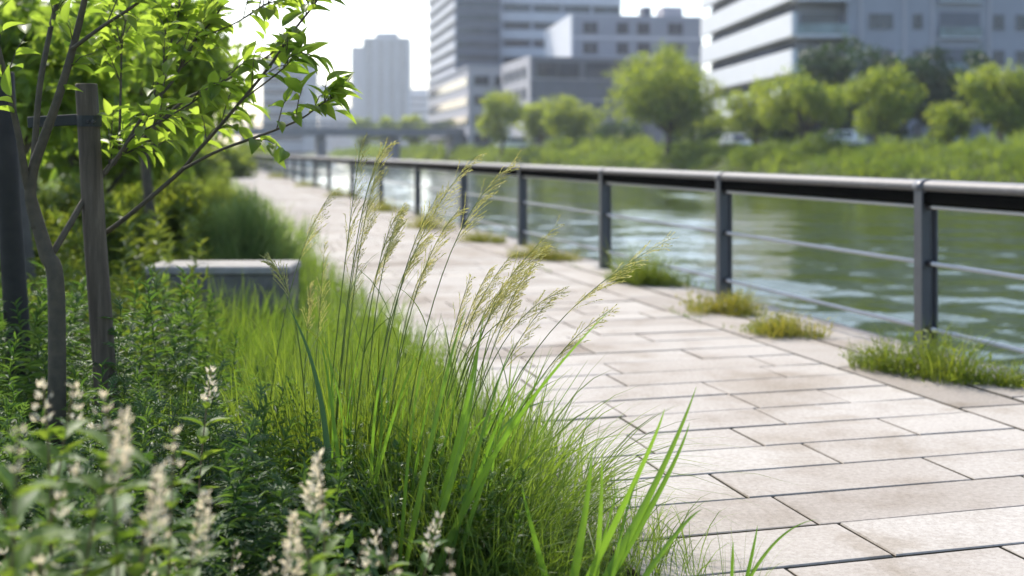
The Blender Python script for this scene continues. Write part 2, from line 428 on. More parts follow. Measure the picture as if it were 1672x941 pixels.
while v < 160:
    L_ = 1.18
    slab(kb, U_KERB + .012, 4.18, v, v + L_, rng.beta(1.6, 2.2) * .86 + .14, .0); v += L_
v = -2.6
while v < 160:
    L_ = 1.0
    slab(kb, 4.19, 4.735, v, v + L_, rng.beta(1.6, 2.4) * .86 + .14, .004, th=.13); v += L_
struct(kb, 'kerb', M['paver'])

# road behind the far bank
rd = MB(); rd.add([uv(78, -40, 1.62), uv(86, -40, 1.62), uv(86, 330, 1.62), uv(78, 330, 1.62)], [(0, 1, 2, 3)]); struct(rd, 'far_road', M['asphalt'])

# ------------------------------------------------------------------ railing
def v_at(x, u=U_RAIL):
    k = (x - CX) / F
    return u * (BX[0] - k * BX[1]) / (k * AX[1] - AX[0])
post_v = [v_at(x) for x in (1512, 1182, 988, 853, 757, 682, 622, 575, 537)]
step = 3.6
post_v = [post_v[0] - 5.6, post_v[0] - 2.8] + post_v
for k in range(12): post_v.append(post_v[-1] + 4.6)
R0 = uv(U_RAIL, post_v[2])
rail = thing('railing', R0, 'dark grey steel railing with wide handrail and three cables along the water', 'railing')
loc = lambda u, v, z=0.: uv(u, v, z) - R0
hr = MB()
for a, b in zip(post_v, post_v[1:]):
    n = 2
    prof = []
    for k in range(20):
        t = 2 * math.pi * k / 20; prof.append((.072 * math.cos(t), .040 * math.sin(t)))
    Vv = [loc(U_RAIL + .012 + p[0], vv, 1.085 + p[1]) for vv in (a + .012, b - .012) for p in prof]
    hr.add(Vv, [(k, (k + 1) % 20, 20 + (k + 1) % 20, 20 + k) for k in range(20)], None)
hr.build('handrail', M['rail'], rail, True)
hr = MB()
for a, b in zip(post_v, post_v[1:]):
    hr.box(loc(U_RAIL + .012, (a + b) / 2, 1.012), (.105, b - a - .03, .08), BX, AX, bev=.012)
hr.build('rail_shade_bar', M['black'], rail)  # black bar standing in for the shaded underside of the handrail
for z in (.955, .60, .19):
    cb = MB(); cb.tube([loc(U_RAIL + .01, v, z) for v in (post_v[0], post_v[-1])], .0145, 8); cb.build('cable', M['cable'], rail, True)
post_me = None
for v in post_v:
    if post_me is None:
        p = MB()
        p.box((0, 0, .535), (.105, .022, 1.09), BX, AX, bev=.003)         # broad face plate
        for s_ in (-1, 1): p.box(BX * s_ * .0525 + np.array([0, 0, .535]), (.016, .085, 1.09), BX, AX, bev=.003)
        p.box((0, 0, .006), (.20, .17, .012), BX, AX, bev=.002)
        post_me = p.data('post', M['metal'])
        q = MB()
        q.tube([AX * -.05 + BX * .012 + np.array([0, 0, 1.08]), AX * .05 + BX * .012 + np.array([0, 0, 1.08])], .082, 20, sq=.6)
        cap_me = q.data('rail_bracket', M['metal'], True)
        q = MB()
        q.tube([AX * a + BX * .01 for a in (-.075, -.056, -.055, .055, .056, .075)], [.012, .012, .02, .02, .012, .012], 10)
        bolt_me = q.data('cable_fitting', M['bolt'], True)
    o = bpy.data.objects.new('post', post_me); COL.objects.link(o); o.parent = rail; o.location = loc(U_RAIL, v)
    for nm, me, z in (('rail_bracket', cap_me, 0), ('cable_fitting', bolt_me, .955), ('cable_fitting', bolt_me, .60), ('cable_fitting', bolt_me, .19)):
        c = bpy.data.objects.new(nm, me); COL.objects.link(c); c.parent = o; c.location.z = z

# ------------------------------------------------------------------ grasses
def bez_ctrl(p0, m_, p2): return 2 * np.asarray(m_) - .5 * (np.asarray(p0) + np.asarray(p2))
def fan(mb, root, n, rad, L, lean, w, wind=(.0, 0., 0.), segs=6, sprd=1., var=None, fold=0.):
    """n blades rising from around root and arching outwards."""
    a = rng.uniform(0, 2 * math.pi, n); r = np.sqrt(rng.random(n)) * rad
    P0 = np.asarray(root) + np.stack([r * np.cos(a), r * np.sin(a), np.zeros(n)], 1)
    a2 = a + rng.normal(0, .8, n)
    ln = rng.uniform(*L, n); le = rng.uniform(*lean, n)
    out = np.stack([np.cos(a2), np.sin(a2), np.zeros(n)], 1) * sprd + np.asarray(wind)
    P1 = P0 + out * (ln * le * .35)[:, None] + np.stack([np.zeros(n), np.zeros(n), ln * .72 * np.sqrt(np.clip(1 - le * .3, .2, 1))], 1)
    P2 = P0 + out * (ln * le)[:, None] + np.stack([np.zeros(n), np.zeros(n), ln * np.clip(1.02 - le * le * .85, -.1, 1)], 1)
    P2[:, 2] = np.maximum(P2[:, 2], P0[:, 2] + .015)
    mb.blades(P0, P1, P2, rng.uniform(*w, n), segs, None, var, None, fold)

def stalk(parent, o0, base, mid, tip, head=.36, heavy=1., name='flower_stalk'):
    """A tall stem with a loose one-sided seed head; the head is a sub-part."""
    base, mid, tip = [np.asarray(p) - o0 for p in (base, mid, tip)]
    c = bez_ctrl(base, mid, tip)
    t = np.linspace(0, 1, 16)
    B = ((1 - t) ** 2)[:, None] * base + (2 * t * (1 - t))[:, None] * c + (t ** 2)[:, None] * tip
    m = MB(); m.tube(B, np.linspace(.0028, .0009, 16), 5, rng.random(), False)
    # one or two slim stem leaves
    for _ in range(2):
        k = rng.integers(3, 8); d = rng.normal(0, 1, 3); d[2] = 0; d /= np.linalg.norm(d)
        L_ = rng.uniform(.18, .34)
        m.blades(B[k], B[k] + np.array([0, 0, L_ * .6]) + d * L_ * .2, B[k] + np.array([0, 0, L_ * .75]) + d * L_ * .7, .006, 6)
    st = m.build(name, M['stalk'], parent, True)
    h = MB(); n = int(20 * heavy)
    total = np.linalg.norm(np.diff(B, axis=0), axis=1).sum()
    lean = tip - base; lean[2] = 0; lean = lean / (np.linalg.norm(lean) + 1e-6) + np.array([.25, 0, 0])
    sp, sd = [], []
    for tt in np.linspace(1 - head, .985, n):
        p = (1 - tt) ** 2 * base + 2 * tt * (1 - tt) * c + tt * tt * tip
        tg = 2 * (1 - tt) * (c - base) + 2 * tt * (tip - c); tg /= np.linalg.norm(tg)
        k = (tt - (1 - head)) / head
        for rep in range(2):
            L_ = total * .085 * (1.15 - .8 * k) * rng.uniform(.5, 1.15)
            d = rng.normal(0, 1, 3) * .55 + lean * .55; d -= d.dot(tg) * tg; d /= np.linalg.norm(d) + 1e-6
            e1 = p + tg * L_ * .75 + d * L_ * .22
            e2 = p + tg * L_ * 1.1 + d * L_ * .42 - np.array([0, 0, L_ * .05])
            h.blades(p, e1, e2, .0016, 4, prof=np.array([1, .9, .8, .7, .5]))
            for q in np.linspace(.25, 1, max(4, int(L_ / .0085))):
                x = (1 - q) ** 2 * p + 2 * q * (1 - q) * e1 + q * q * e2
                y = 2 * (1 - q) * (e1 - p) + 2 * q * (e2 - e1); y /= np.linalg.norm(y)
                sp.append(x); sd.append(y + rng.normal(0, .28, 3))
    sp = np.array(sp); sd = np.array(sd)
    h.leaves(sp, sd, rng.normal(0, 1, (len(sp), 3)), rng.uniform(.008, .013, len(sp)), rng.uniform(.0021, .0034, len(sp)), NARROW)
    h.build('seed_head', M['seed'], st)
    return st

D0 = 4.0
rootA = px(575, 872, 4.1); rootA[2] = 0
grassA = thing('ornamental_grass', rootA, 'tall feathery grass clump with upright seed heads at the middle of the bed', 'ornamental grass')
mA = MB()
fan(mA, (0, .08, 0), 260, .24, (.38, .75), (.05, .45), (.005, .010), (.12, 0, 0))
fan(mA, (-.1, .35, 0), 280, .3, (.35, .7), (.05, .5), (.004, .009), (.1, 0, 0))
mA.build('blades', M['blade'], grassA)
for bx, mid, tip, d in [
    (520, (555, 500), (590, 231), 4.2), (535, (578, 420), (633, 238), 4.1), (590, (645, 500), (778, 254), 4.0), (645, (715, 470), (839, 265), 4.1),
    (425, (468, 500), (539, 318), 4.5), (540, (562, 560), (593, 354), 4.3), (590, (612, 520), (658, 343), 4.1), (600, (632, 540), (697, 390), 4.2),
    (500, (515, 600), (530, 400), 4.6), (565, (602, 520), (652, 345), 3.9), (548, (575, 500), (612, 290), 4.3), (615, (668, 520), (748, 345), 4.15),
    (600, (640, 530), (715, 320), 3.95), (505, (488, 560), (440, 428), 4.0), (480, (498, 600), (505, 470), 4.4), (555, (590, 540), (640, 400), 4.4), (625, (655, 560), (700, 430), 4.3)]:
    b = px(bx, 0, d); b[2] = 0.
    stalk(grassA, rootA, b, px(*mid, d), px(*tip, d + .05), rng.uniform(.3, .42), rng.uniform(.7, 1.1))

rootB = px(745, 890, 3.95); rootB[2] = 0
grassB = thing('ornamental_grass', rootB, 'leaning grass clump with broad blades and drooping golden seed heads over the paving', 'ornamental grass')
mB = MB()
fan(mB, (.05, .1, 0), 230, .22, (.35, .72), (.1, .7), (.005, .011), (.2, -.05, 0))
fan(mB, (.2, .02, 0), 420, .2, (.3, .66), (.4, .98), (.003, .0065), (.35, -.1, 0))
fan(mB, (.10, -.28, 0), 420, .18, (.2, .42), (.25, .95), (.0025, .0055), (.3, -.1, 0))
fan(mB, (-.08, -.3, 0), 330, .2, (.25, .5), (.1, .8), (.004, .008), (.15, -.1, 0))
fan(mB, (.1, -.42, 0), 330, .2, (.2, .42), (.2, .9), (.003, .007), (.2, -.1, 0))
mB.build('blades', M['fine'], grassB)
for bx, mid, tip, d in [
    (695, (750, 600), (911, 366), 3.95), (705, (772, 580), (890, 404), 4.0), (720, (788, 620), (860, 440), 4.1), (715, (800, 600), (919, 477), 3.9),
    (750, (862, 590), (1095, 390), 3.95), (752, (862, 650), (1000, 505), 3.85), (700, (742, 600), (832, 420), 4.05), (690, (735, 610), (800, 440), 4.1),
    (680, (722, 620), (767, 455), 4.2), (730, (785, 600), (880, 425), 4.1), (715, (770, 600), (850, 430), 3.9), (705, (755, 610), (820, 470), 4.0), (735, (805, 640), (900, 490), 4.0)]:
    b = px(bx, 0, d); b[2] = 0.
    stalk(grassB, rootB, b, px(*mid, d), px(*tip, d - .05), rng.uniform(.3, .42), rng.uniform(.7, 1.1))
def broad(parent, o0, a, m_, c, d, w, mt='broad', dd=0., name='broad_blade'):
    p0, pm, p2 = px(*a, d), px(*m_, d + dd / 2), px(*c, d + dd)
    p0 = p0 + (p0 - pm) * (max(p0[2], .0) / max(pm[2] - p0[2], .05))     # grow down to the soil
    p0[2] = max(p0[2], 0)
    mb = MB(); sd = np.array([[1., rng.choice([-.35, .35]), 0.]])
    mb.blades([p0 - o0], [bez_ctrl(p0, pm, p2) - o0], [p2 - o0], w, 16, sd, rng.random(), None, .35)
    mb.build(name, M[mt], parent, True)
for a, m_, c, w in [((716, 842), (752, 700), (790, 514), .034), ((730, 912), (812, 735), (997, 505), .034), ((678, 852), (715, 670), (762, 500), .026),
                    ((695, 900), (745, 760), (782, 560), .03), ((760, 900), (800, 760), (900, 600), .022), ((660, 850), (672, 700), (700, 560), .016),
                    ((745, 880), (790, 700), (840, 560), .018)]:
    broad(grassB, rootB, a, m_, c, 3.42 + rng.uniform(-.05, .06), w * .82)
for a, m_, c, w, mt in [((532, 790), (527, 672), (470, 500), .034, 'bluegrass'), ((560, 830), (545, 690), (525, 560), .02, 'broad'), ((600, 840), (640, 690), (690, 560), .018, 'broad'),
                        ((610, 850), (610, 700), (640, 560), .016, 'broad')]:
    broad(grassA, rootA, a, m_, c, 3.75, w * .95, mt)

for k in range(16):
    x = rng.uniform(640, 800); broad(grassB, rootB, (x, 880), (x + rng.uniform(10, 60), rng.uniform(700, 780)), (x + rng.uniform(40, 170), rng.uniform(560, 680)), rng.uniform(3.6, 4.1), rng.uniform(.010, .018))
for k in range(14):
    x = rng.uniform(500, 660); broad(grassA, rootA, (x, 860), (x + rng.uniform(-15, 30), rng.uniform(680, 760)), (x + rng.uniform(-40, 80), rng.uniform(520, 640)), rng.uniform(3.8, 4.3), rng.uniform(.008, .015))
rootC = px(985, 1010, 3.35); rootC[2] = 0
grassC = thing('blade_grass', rootC, 'broad sword-like green blades rising at the near edge of the paving', 'blade grass')
for a, m_, c, w in [((936, 941), (952, 860), (966, 735), .030), ((973, 930), (980, 850), (982, 745), .022), ((969, 925), (1035, 790), (1085, 668), .026),
                    ((990, 940), (1065, 800), (1137, 632), .028), ((1004, 925), (1070, 815), (1126, 690), .024), ((892, 945), (876, 890), (852, 795), .026),
                    ((1050, 950), (1090, 890), (1146, 832), .020), ((1000, 960), (1012, 880), (1050, 760), .014), ((960, 960), (985, 880), (1012, 780), .012)]:
    broad(grassC, rootC, a, m_, c, 3.22 + rng.uniform(-.08, .08), w * 1.05)
mC = MB(); fan(mC, (-.12, .2, 0), 260, .18, (.15, .34), (.25, .95), (.002, .004), (.08, 0, 0)); fan(mC, (-.22, .15, 0), 300, .2, (.15, .36), (.1, .9), (.002, .004), (.1, 0, 0))
mC.build('blades', M['fine'], grassC)
rootE = px(1210, 1000, 3.4); rootE[2] = 0
grassE = thing('blade_grass', rootE, 'few short pointed blades sprouting alone at the bottom edge of the paving', 'blade grass')
for a, m_, c, w in [((1195, 945), (1196, 915), (1197, 885), .016), ((1219, 945), (1228, 905), (1237, 858), .018), ((1229, 945), (1262, 890), (1334, 848), .016)]:
    broad(grassE, rootE, a, m_, c, 3.4, w * .8)
mC = MB(); fan(mC, (-.03, .0, 0), 60, .12, (.12, .3), (.2, .95), (.0015, .003), (-.05, 0, 0)); mC.build('blades', M['fine'], grassE)

# meadow grass: uncountable
gr = MB()
def meadow(n, u, v, L, w, lean=(.05, .5), keep=None, segs=4):
    U = rng.uniform(*u, n); Vv = rng.uniform(*v, n) if v[1] < 20 else v[0] * (v[1] / v[0]) ** rng.random(n)
    if keep is not None: k = keep(U, Vv); U, Vv = U[k], Vv[k]
    n = len(U); P0 = U[:, None] * BX + Vv[:, None] * AX
    a = rng.uniform(0, 2 * math.pi, n); ln = rng.uniform(*L, n) * (.75 + .5 * np.sin(U * 2.1 + 1) ** 2 * np.sin(Vv * 1.7) ** 2); le = rng.uniform(*lean, n)
    out = np.stack([np.cos(a) + .2, np.sin(a), np.zeros(n)], 1)
    P1 = P0 + out * (ln * le * .3)[:, None]; P1[:, 2] += ln * .7
    P2 = P0 + out * (ln * le)[:, None]; P2[:, 2] += ln * (1 - le * .5)
    gr.blades(P0, P1, P2, rng.uniform(*w, n), segs)
meadow(4600, (-.2, 1.42), (4.4, 8.5), (.2, .46), (.005, .010))
meadow(2400, (.6, 1.5), (3.3, 5.2), (.12, .36), (.003, .006), (.2, .9))
meadow(9000, (-1.2, 1.44), (8.5, 16), (.15, .38), (.005, .009))
meadow(8000, (-6, 1.8), (16, 60), (.15, .40), (.012, .03))
meadow(7000, (-3.2, 0), (4.5, 12), (.25, .55), (.004, .008))
_u = np.concatenate([U_KERB + .006 + rng.normal(0, .012, 1500), 4.185 + rng.normal(0, .01, 900), 4.66 + rng.normal(0, .04, 2600)]); _v = 3 * (60 / 3) ** rng.random(5000)
_k = np.sin(_v * 2.3 + np.sin(_v * .9) * 2 + _u * 3) + np.sin(_v * .61 + 1) > .75; _u, _v = _u[_k], _v[_k]; n = len(_u)
P0 = _u[:, None] * BX + _v[:, None] * AX; ln = rng.uniform(.02, .11, n) * np.where(_u > 4.4, 1.5, .7); o_ = rng.normal(0, .6, (n, 3)); o_[:, 2] = 0
gr.blades(P0, P0 + o_ * (ln * .3)[:, None] + np.array([0, 0, 1]) * (ln * .8)[:, None], P0 + o_ * ln[:, None] + np.array([0, 0, 1]) * (ln * .7)[:, None], rng.uniform(.003, .007, n), 3)
tag(gr.build('grass', M['fine']), kind='stuff')

# grassy tufts along the coping
def tuft(x, y, rx, h, n, m_, label, ry=None):
    d = F * EYE / (y - HY); r = px(x, y, d); r[2] = 0
    t = thing('grass_tuft', r, label, 'grass tuft', 'weedy tufts along the coping')
    mb = MB(); rw = rx / F * d
    for k in range(int(10 + rw * 26)):
        q = -1 + 2 * (k + rng.random()) / int(10 + rw * 26); q *= rng.choice([1, 1, 1, 1.25]); c = -AX * q * rw * .62 + BX * rng.normal(0, .085)
        c = np.array([c[0] + q * rw * .45, c[1], 0])
        hh = h * 1.7 * (1 - .5 * q * q) * rng.choice([.3, .5, .75, 1., 1.2])
        fan(mb, c, n, .09, (hh * .4, hh), (.2, .95), (.0035, .0075), (0, 0, 0), 4)
        nl = n // 3
        dd = rng.normal(0, 1, (nl, 3)); dd[:, 2] = np.abs(dd[:, 2]) + .2
        mb.leaves(c + np.stack([rng.normal(0, .07, nl), rng.normal(0, .07, nl), rng.uniform(.01, hh * .6, nl)], 1), dd, rng.normal(0, .4, (nl, 3)) + (0, 0, 1), rng.uniform(.025, .05, nl), rng.uniform(.008, .016, nl), NARROW)
    mb.build('foliage', M[m_], t)
    return t
tuft(1530, 618, 150, .21, 70, 'weed_green', 'wide leafy green tuft around the foot of the nearest railing post')
tuft(1180, 512, 55, .16, 60, 'weed', 'small dry yellowish tuft at the foot of the second railing post')
tuft(1270, 547, 66, .13, 55, 'weed', 'low straggling tuft with brown tips lying between two railing posts')
tuft(1052, 464, 75, .34, 80, 'weed_green', 'tallest bushy green tuft beside the third railing post')
tuft(888, 424, 58, .22, 55, 'weed', 'long yellow green tuft at the foot of the fourth railing post')
tuft(790, 396, 42, .2, 45, 'weed', 'small tuft on the coping just behind the feathery seed heads')
for k, (x, y, r, lab) in enumerate([(700, 374, 45, 'flat far tuft on the path edge between thin distant posts'), (632, 346, 34, 'distant tuft on the coping left of the upright seed heads'),
                     (560, 322, 40, 'far narrow strip of weeds along the water edge'), (505, 305, 40, 'farther weedy strip hugging the bend of the coping'), (455, 291, 36, 'farthest weedy strip before the bridge')]):
    tuft(x, y, r, .26, 30, 'weed', lab)

# ------------------------------------------------------------------ leafy herbs on the left
def herb_mesh(h, n, m_, tm=LOBED, L=(.06, .11), wr=1., stems=1, top=True, name='foliage'):
    mb = MB()
    pos, dr, ups, ln = [], [], [], []
    for s_ in range(stems):
        a0 = rng.uniform(0, 6.28); off = np.array([rng.normal(0, .05), rng.normal(0, .05), 0]) * (stems > 1)
        hh = h * rng.uniform(.7, 1.08); bend = np.array([math.cos(a0), math.sin(a0), 0]) * rng.uniform(.02, .2) * hh
        mb.tube([off + bend * t * t + np.array([0, 0, hh * t]) for t in np.linspace(0, 1, 6)], np.linspace(.0032, .0012, 6), 4, .3, False)
        for k in range(n):
            t = (k + .5) / n; t = .12 + .88 * t
            p = off + bend * t * t + np.array([0, 0, hh * t]); a = k * 2.4 + a0
            el = -.1 + 1.25 * t ** 2.2 + rng.normal(0, .18)
            d = np.array([math.cos(a) * math.cos(el), math.sin(a) * math.cos(el), math.sin(el)])
            pos.append(p); dr.append(d); ups.append(np.array([0, 0, 1.]) + rng.normal(0, .2, 3) - d * .2); ln.append(rng.uniform(*L) * (1.1 - .5 * t ** 3))
    ln = np.array(ln)
    mb.leaves(pos, np.array(dr), np.array(ups), ln, ln * wr, tm)
    return mb.data(name, m_)
herb_meshes = [herb_mesh(.62, 30, M['herb'], LOBED, (.07, .125), 1., 2) for _ in range(4)] + \
              [herb_mesh(.58, 46, M['herb'], NARROW, (.05, .085), .2, 2) for _ in range(3)]
under_meshes = [herb_mesh(.36, 34, M['under'], OVATE, (.03, .06), .5, 3) for _ in range(2)] + [herb_mesh(.36, 24, M['under'], LOBED, (.05, .08), 1., 3)]
light_meshes = [herb_mesh(.5, 28, M['herb_light'], NARROW, (.06, .11), .22, 3) for _ in range(3)]
def place_herbs(n, xr, dr, meshes, label, name, group, sc=(.8, 1.15), cat='leafy plant', avoid=.1):
    out = []
    for k in range(n):
        for _ in range(40):
            d = rng.uniform(*dr); x = rng.uniform(*xr); p = px(x, 0, d); p[2] = 0
            if all((p[0] - q[0]) ** 2 + (p[1] - q[1]) ** 2 > avoid ** 2 for q in herb_pts): break
        herb_pts.append(p); me = meshes[rng.integers(len(meshes))]
        o = thing(name, p, label, cat, group, rng.uniform(0, 6.28)); o.scale = (rng.uniform(*sc),) * 3
        o.rotation_euler.x = rng.normal(0, .08); o.rotation_euler.y = rng.normal(0, .08)
        c = bpy.data.objects.new('foliage', me); COL.objects.link(c); c.parent = o
        out.append(o)
    return out
herb_pts = []
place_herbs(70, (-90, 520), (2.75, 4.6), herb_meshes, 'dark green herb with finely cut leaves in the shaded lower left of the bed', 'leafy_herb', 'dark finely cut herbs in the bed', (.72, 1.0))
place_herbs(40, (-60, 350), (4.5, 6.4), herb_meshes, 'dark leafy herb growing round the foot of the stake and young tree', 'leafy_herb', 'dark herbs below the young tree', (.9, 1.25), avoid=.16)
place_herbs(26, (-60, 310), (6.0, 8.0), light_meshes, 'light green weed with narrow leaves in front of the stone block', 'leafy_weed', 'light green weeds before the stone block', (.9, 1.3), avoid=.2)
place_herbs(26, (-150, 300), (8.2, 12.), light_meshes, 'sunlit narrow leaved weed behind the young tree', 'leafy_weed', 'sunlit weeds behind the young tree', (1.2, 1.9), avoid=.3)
place_herbs(46, (480, 820), (3.4, 4.1), under_meshes, 'low leafy herb growing among the bases of the tall grass', 'leafy_herb', 'low herbs under the tall grass', (.75, 1.1), avoid=.06)
# low creeping cover between the stems
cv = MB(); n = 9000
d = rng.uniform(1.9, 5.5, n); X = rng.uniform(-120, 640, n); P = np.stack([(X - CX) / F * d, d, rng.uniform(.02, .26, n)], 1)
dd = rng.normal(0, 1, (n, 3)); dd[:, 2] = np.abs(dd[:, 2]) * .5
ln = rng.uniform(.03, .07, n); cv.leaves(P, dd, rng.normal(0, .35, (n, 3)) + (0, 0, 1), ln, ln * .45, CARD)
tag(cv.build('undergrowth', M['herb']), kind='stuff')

# flowering stems with cream heads
def flower_plant(base, tip, label, nh=1.0, leafL=.085, heads=1., bare=.0, small=False):
    base = np.asarray(base); tip = np.asarray(tip)
    t_ = thing('flowering_herb', base, label, 'flowering plant', 'cream flowered herbs at the front of the bed')
    ax = tip - base; H = np.linalg.norm(ax)
    side = np.array([rng.normal(0, .06), rng.normal(0, .03), 0]) * H
    B = lambda t: ax * t + side * (4 * t * (1 - t))
    st = MB(); st.tube([B(t) for t in np.linspace(0, 1, 9)], np.linspace(.0042, .0016, 9), 6, .5, False)
    lf = MB(); pos, dr, L_ = [], [], []
    nn = int(H / .05)
    for k in range(nn):
        t = .08 + .84 * k / nn; a = k * 1.57 + rng.normal(0, .25)
        for s_ in (0, math.pi):
            el = .25 + .5 * t + rng.normal(0, .15)
            pos.append(B(t)); dr.append((math.cos(a + s_) * math.cos(el), math.sin(a + s_) * math.cos(el), math.sin(el)))
            L_.append(leafL * rng.uniform(.75, 1.2) * (1.15 - .65 * t))
    L_ = np.array(L_); lf.leaves(pos, np.array(dr), rng.normal(0, .15, (len(pos), 3)) + (0, 0, 1), L_, L_ * .42, LANCE)
    fl = MB(); pos, dr = [], []
    hl = .13 * heads + .02; nt_ = max(int(13 * heads * min(nh + .35, 1.2)), 3)
    for k in range(nt_):                # tiers of pointed cream bracts, wider lower down
        q = (k + .3) / nt_; p = B(1) - (ax / H) * hl * q; m_ = int(5 + 9 * q * min(nh + .2, 1.8))
        for e in range(m_):
            a = rng.uniform(0, 6.28); o = np.array([math.cos(a), math.sin(a), 0]); rr = (.004 + .016 * q * rng.random()) * (.6 if small else 1)
            pos.append(p + o * rr + rng.normal(0, .002, 3)); dr.append(o * (.5 + .5 * q) + np.array([0, 0, .95 - .4 * q]) + rng.normal(0, .2, 3))
    pos2 = len(pos)
    for k in range(int(2 * nh)):        # short side sprays
        t = rng.uniform(.62, .9); a = rng.uniform(0, 6.28); o = np.array([math.cos(a), math.sin(a), 1.1])
        e = B(t) + o * rng.uniform(.02, .045)
        st.tube([B(t), e], .0012, 4, .5, False)
        for _ in range(9): pos.append(e + rng.normal(0, .006, 3)); dr.append(o + rng.normal(0, .5, 3))
    ll = rng.uniform(.010, .018, len(pos)) * (.7 if small else 1)
    fl.leaves(pos, np.array(dr), rng.normal(0, 1, (len(pos), 3)), ll, ll * rng.uniform(.3, .45, len(pos)), NARROW)
    st.build('stem', M['redstem'], t_, True); lf.build('leaves', M['lance'], t_); fl.build('blossom', M['petal'], t_)
    return t_
FL = [((70, 626), 2.35, (45, 1000), 'tall cream tipped stem at the far left edge, left of a matching pair', .35),
      ((122, 628), 2.4, (85, 1000), 'cream tipped stem just right of the far left one, same height', .35),
      ((202, 672), 2.15, (150, 1050), 'stem with the largest full cream flower head on the left', 1.7),
      ((258, 768), 2.1, (225, 1060), 'stem with broad cream head below and right of the largest one', 1.2),
      ((335, 808), 2.3, (300, 1050), 'pinkish cream head leaning right on a reddish stem', .8),
      ((345, 604), 3.1, (318, 900), 'slim silvery flowering stem standing alone among dark herbs', .55),
      ((520, 745), 2.55, (478, 1010), 'cream spike with bare tan stem close to the tall grass', 1.0),
      ((718, 842), 2.75, (600, 1020), 'small pale budding stem leaning right in front of the broad blades', .5),
      ((480, 842), 2.35, (465, 1060), 'low cream head crowded at the bottom beside the tan stemmed spike', .9),
      ((615, 868), 2.6, (590, 1040), 'short budding stem at the bottom edge below the tall grass', .4),
      ((30, 700), 1.95, (-30, 1100), 'large leaved plant cut by the left edge of the bed', .2),
      ((285, 700), 2.25, (270, 1050), 'leafy stem with a pale green tip behind the broad cream head', .12),
      ((170, 640), 2.2, (165, 1040), 'upright leafy shoot without flowers between cream heads', .05)]
for (tx, ty), d, (bx, by), lab, nh in FL:
    b = px(bx, by, d); b[2] = max(0., min(b[2], .0)); b = np.array([px(bx, 0, d)[0], d, 0.])
    flower_plant(b, px(tx, ty, d), lab, nh, rng.uniform(.085, .12) * (1.35 if tx < 215 else 1), .8 if nh > .6 else .5)
for k in range(10):
    d = rng.uniform(1.9, 2.7); x = rng.uniform(-60, 330); top = rng.uniform(790, 960)
    if top > 930: d = max(d, 2.2)
    b = np.array([(x - CX) / F * d, d, 0.]); tp = px(x + rng.normal(0, 20), top, d)
    flower_plant(b, tp, 'low leafy shoot with toothed leaves crowding the bottom left corner', .04, .15)['group'] = 'low leafy shoots in the bottom left'
for k in range(12):
    d = rng.uniform(2.2, 2.8); x = rng.uniform(400, 720); top = rng.uniform(880, 960)
    b = np.array([(x - CX) / F * d, d, 0.]); tp = px(x + rng.normal(0, 20), top, d)
    flower_plant(b, tp, 'small pale budding shoot along the bottom edge before the tall grass', .12, .055, small=True)['group'] = 'small budding shoots along the bottom'

# ------------------------------------------------------------------ stakes, tie and young tree
def stake(p0, p1, r0, r1, label, mt, cat='stake'):
    o = thing('tree_stake', (p0[0], p0[1], 0), label, cat)
    o0 = np.array([p0[0], p0[1], 0]); m = MB()
    m.tube([p0 - o0, p0 + (p1 - p0) * .3 - o0 + (.004, 0, 0), p0 + (p1 - p0) * .65 - o0 - (.003, 0, 0), p1 - o0 - (0, 0, .006), p1 - o0], [r0, r0 * .98, r1 * 1.02, r1, r1 * .93], 18)
    m.build('post', M[mt], o, True); return o
SD = 4.75
b = px(181, 0, SD); b[2] = -.05
st = stake(b, px(141, 137, SD), .046, .043, 'round weathered timber stake with a flat top beside the young tree', 'wood')
tie = thing('tree_tie', px(146, 199, SD), 'black rubber strap joining the timber stake to the dark stake', 'tie')
m = MB()
m.tube([(0, 0, -.02), (0, 0, .024)], .0475, 20, caps=False)
m.box((-.145, 0, .003), (.20, .012, .045), (1, 0, .06), (0, 1, 0), (-.06, 0, 1), bev=.003)
m.build('strap', M['rubber'], tie)
m = MB(); 
for xx in (.012, .034): m.tube([(xx, -.058, 0), (xx, -.044, 0)], .006, 8)
m.build('buckle', M['bolt'], tie)
b = px(36, 0, 5.6); b[2] = -.05
stake(b, px(5, 118, 5.6), .058, .05, 'blackened dark stake at the left edge behind the young tree', 'bark_dark')

YT = px(92, 0, 4.6); YT[2] = 0
yt = thing('young_tree', YT, 'young forking tree with bright translucent leaves next to the timber stake', 'tree')
def pts(lst, d0, d1):
    n = len(lst); return [px(x, y, d0 + (d1 - d0) * i / (n - 1)) for i, (x, y) in enumerate(lst)]
def smooth_path(P, n=6):
    P = np.asarray(P); out = []
    for i in range(len(P) - 1):
        a = P[max(i - 1, 0)]; b_ = P[i]; c = P[i + 1]; e = P[min(i + 2, len(P) - 1)]
        for t in np.linspace(0, 1, n, endpoint=False):
            out.append(.5 * ((2 * b_) + (-a + c) * t + (2 * a - 5 * b_ + 4 * c - e) * t * t + (-a + 3 * b_ - 3 * c + e) * t ** 3))
    out.append(P[-1]); return np.array(out)
tr = MB(); P = smooth_path([YT + (0, 0, -.05)] + pts([(92, 480), (76, 415), (60, 360), (49, 318)], 4.6, 4.6)); tr.tube(P - YT, np.linspace(.036, .021, len(P)), 12)
tr.build('trunk', M['bark'], yt, True)
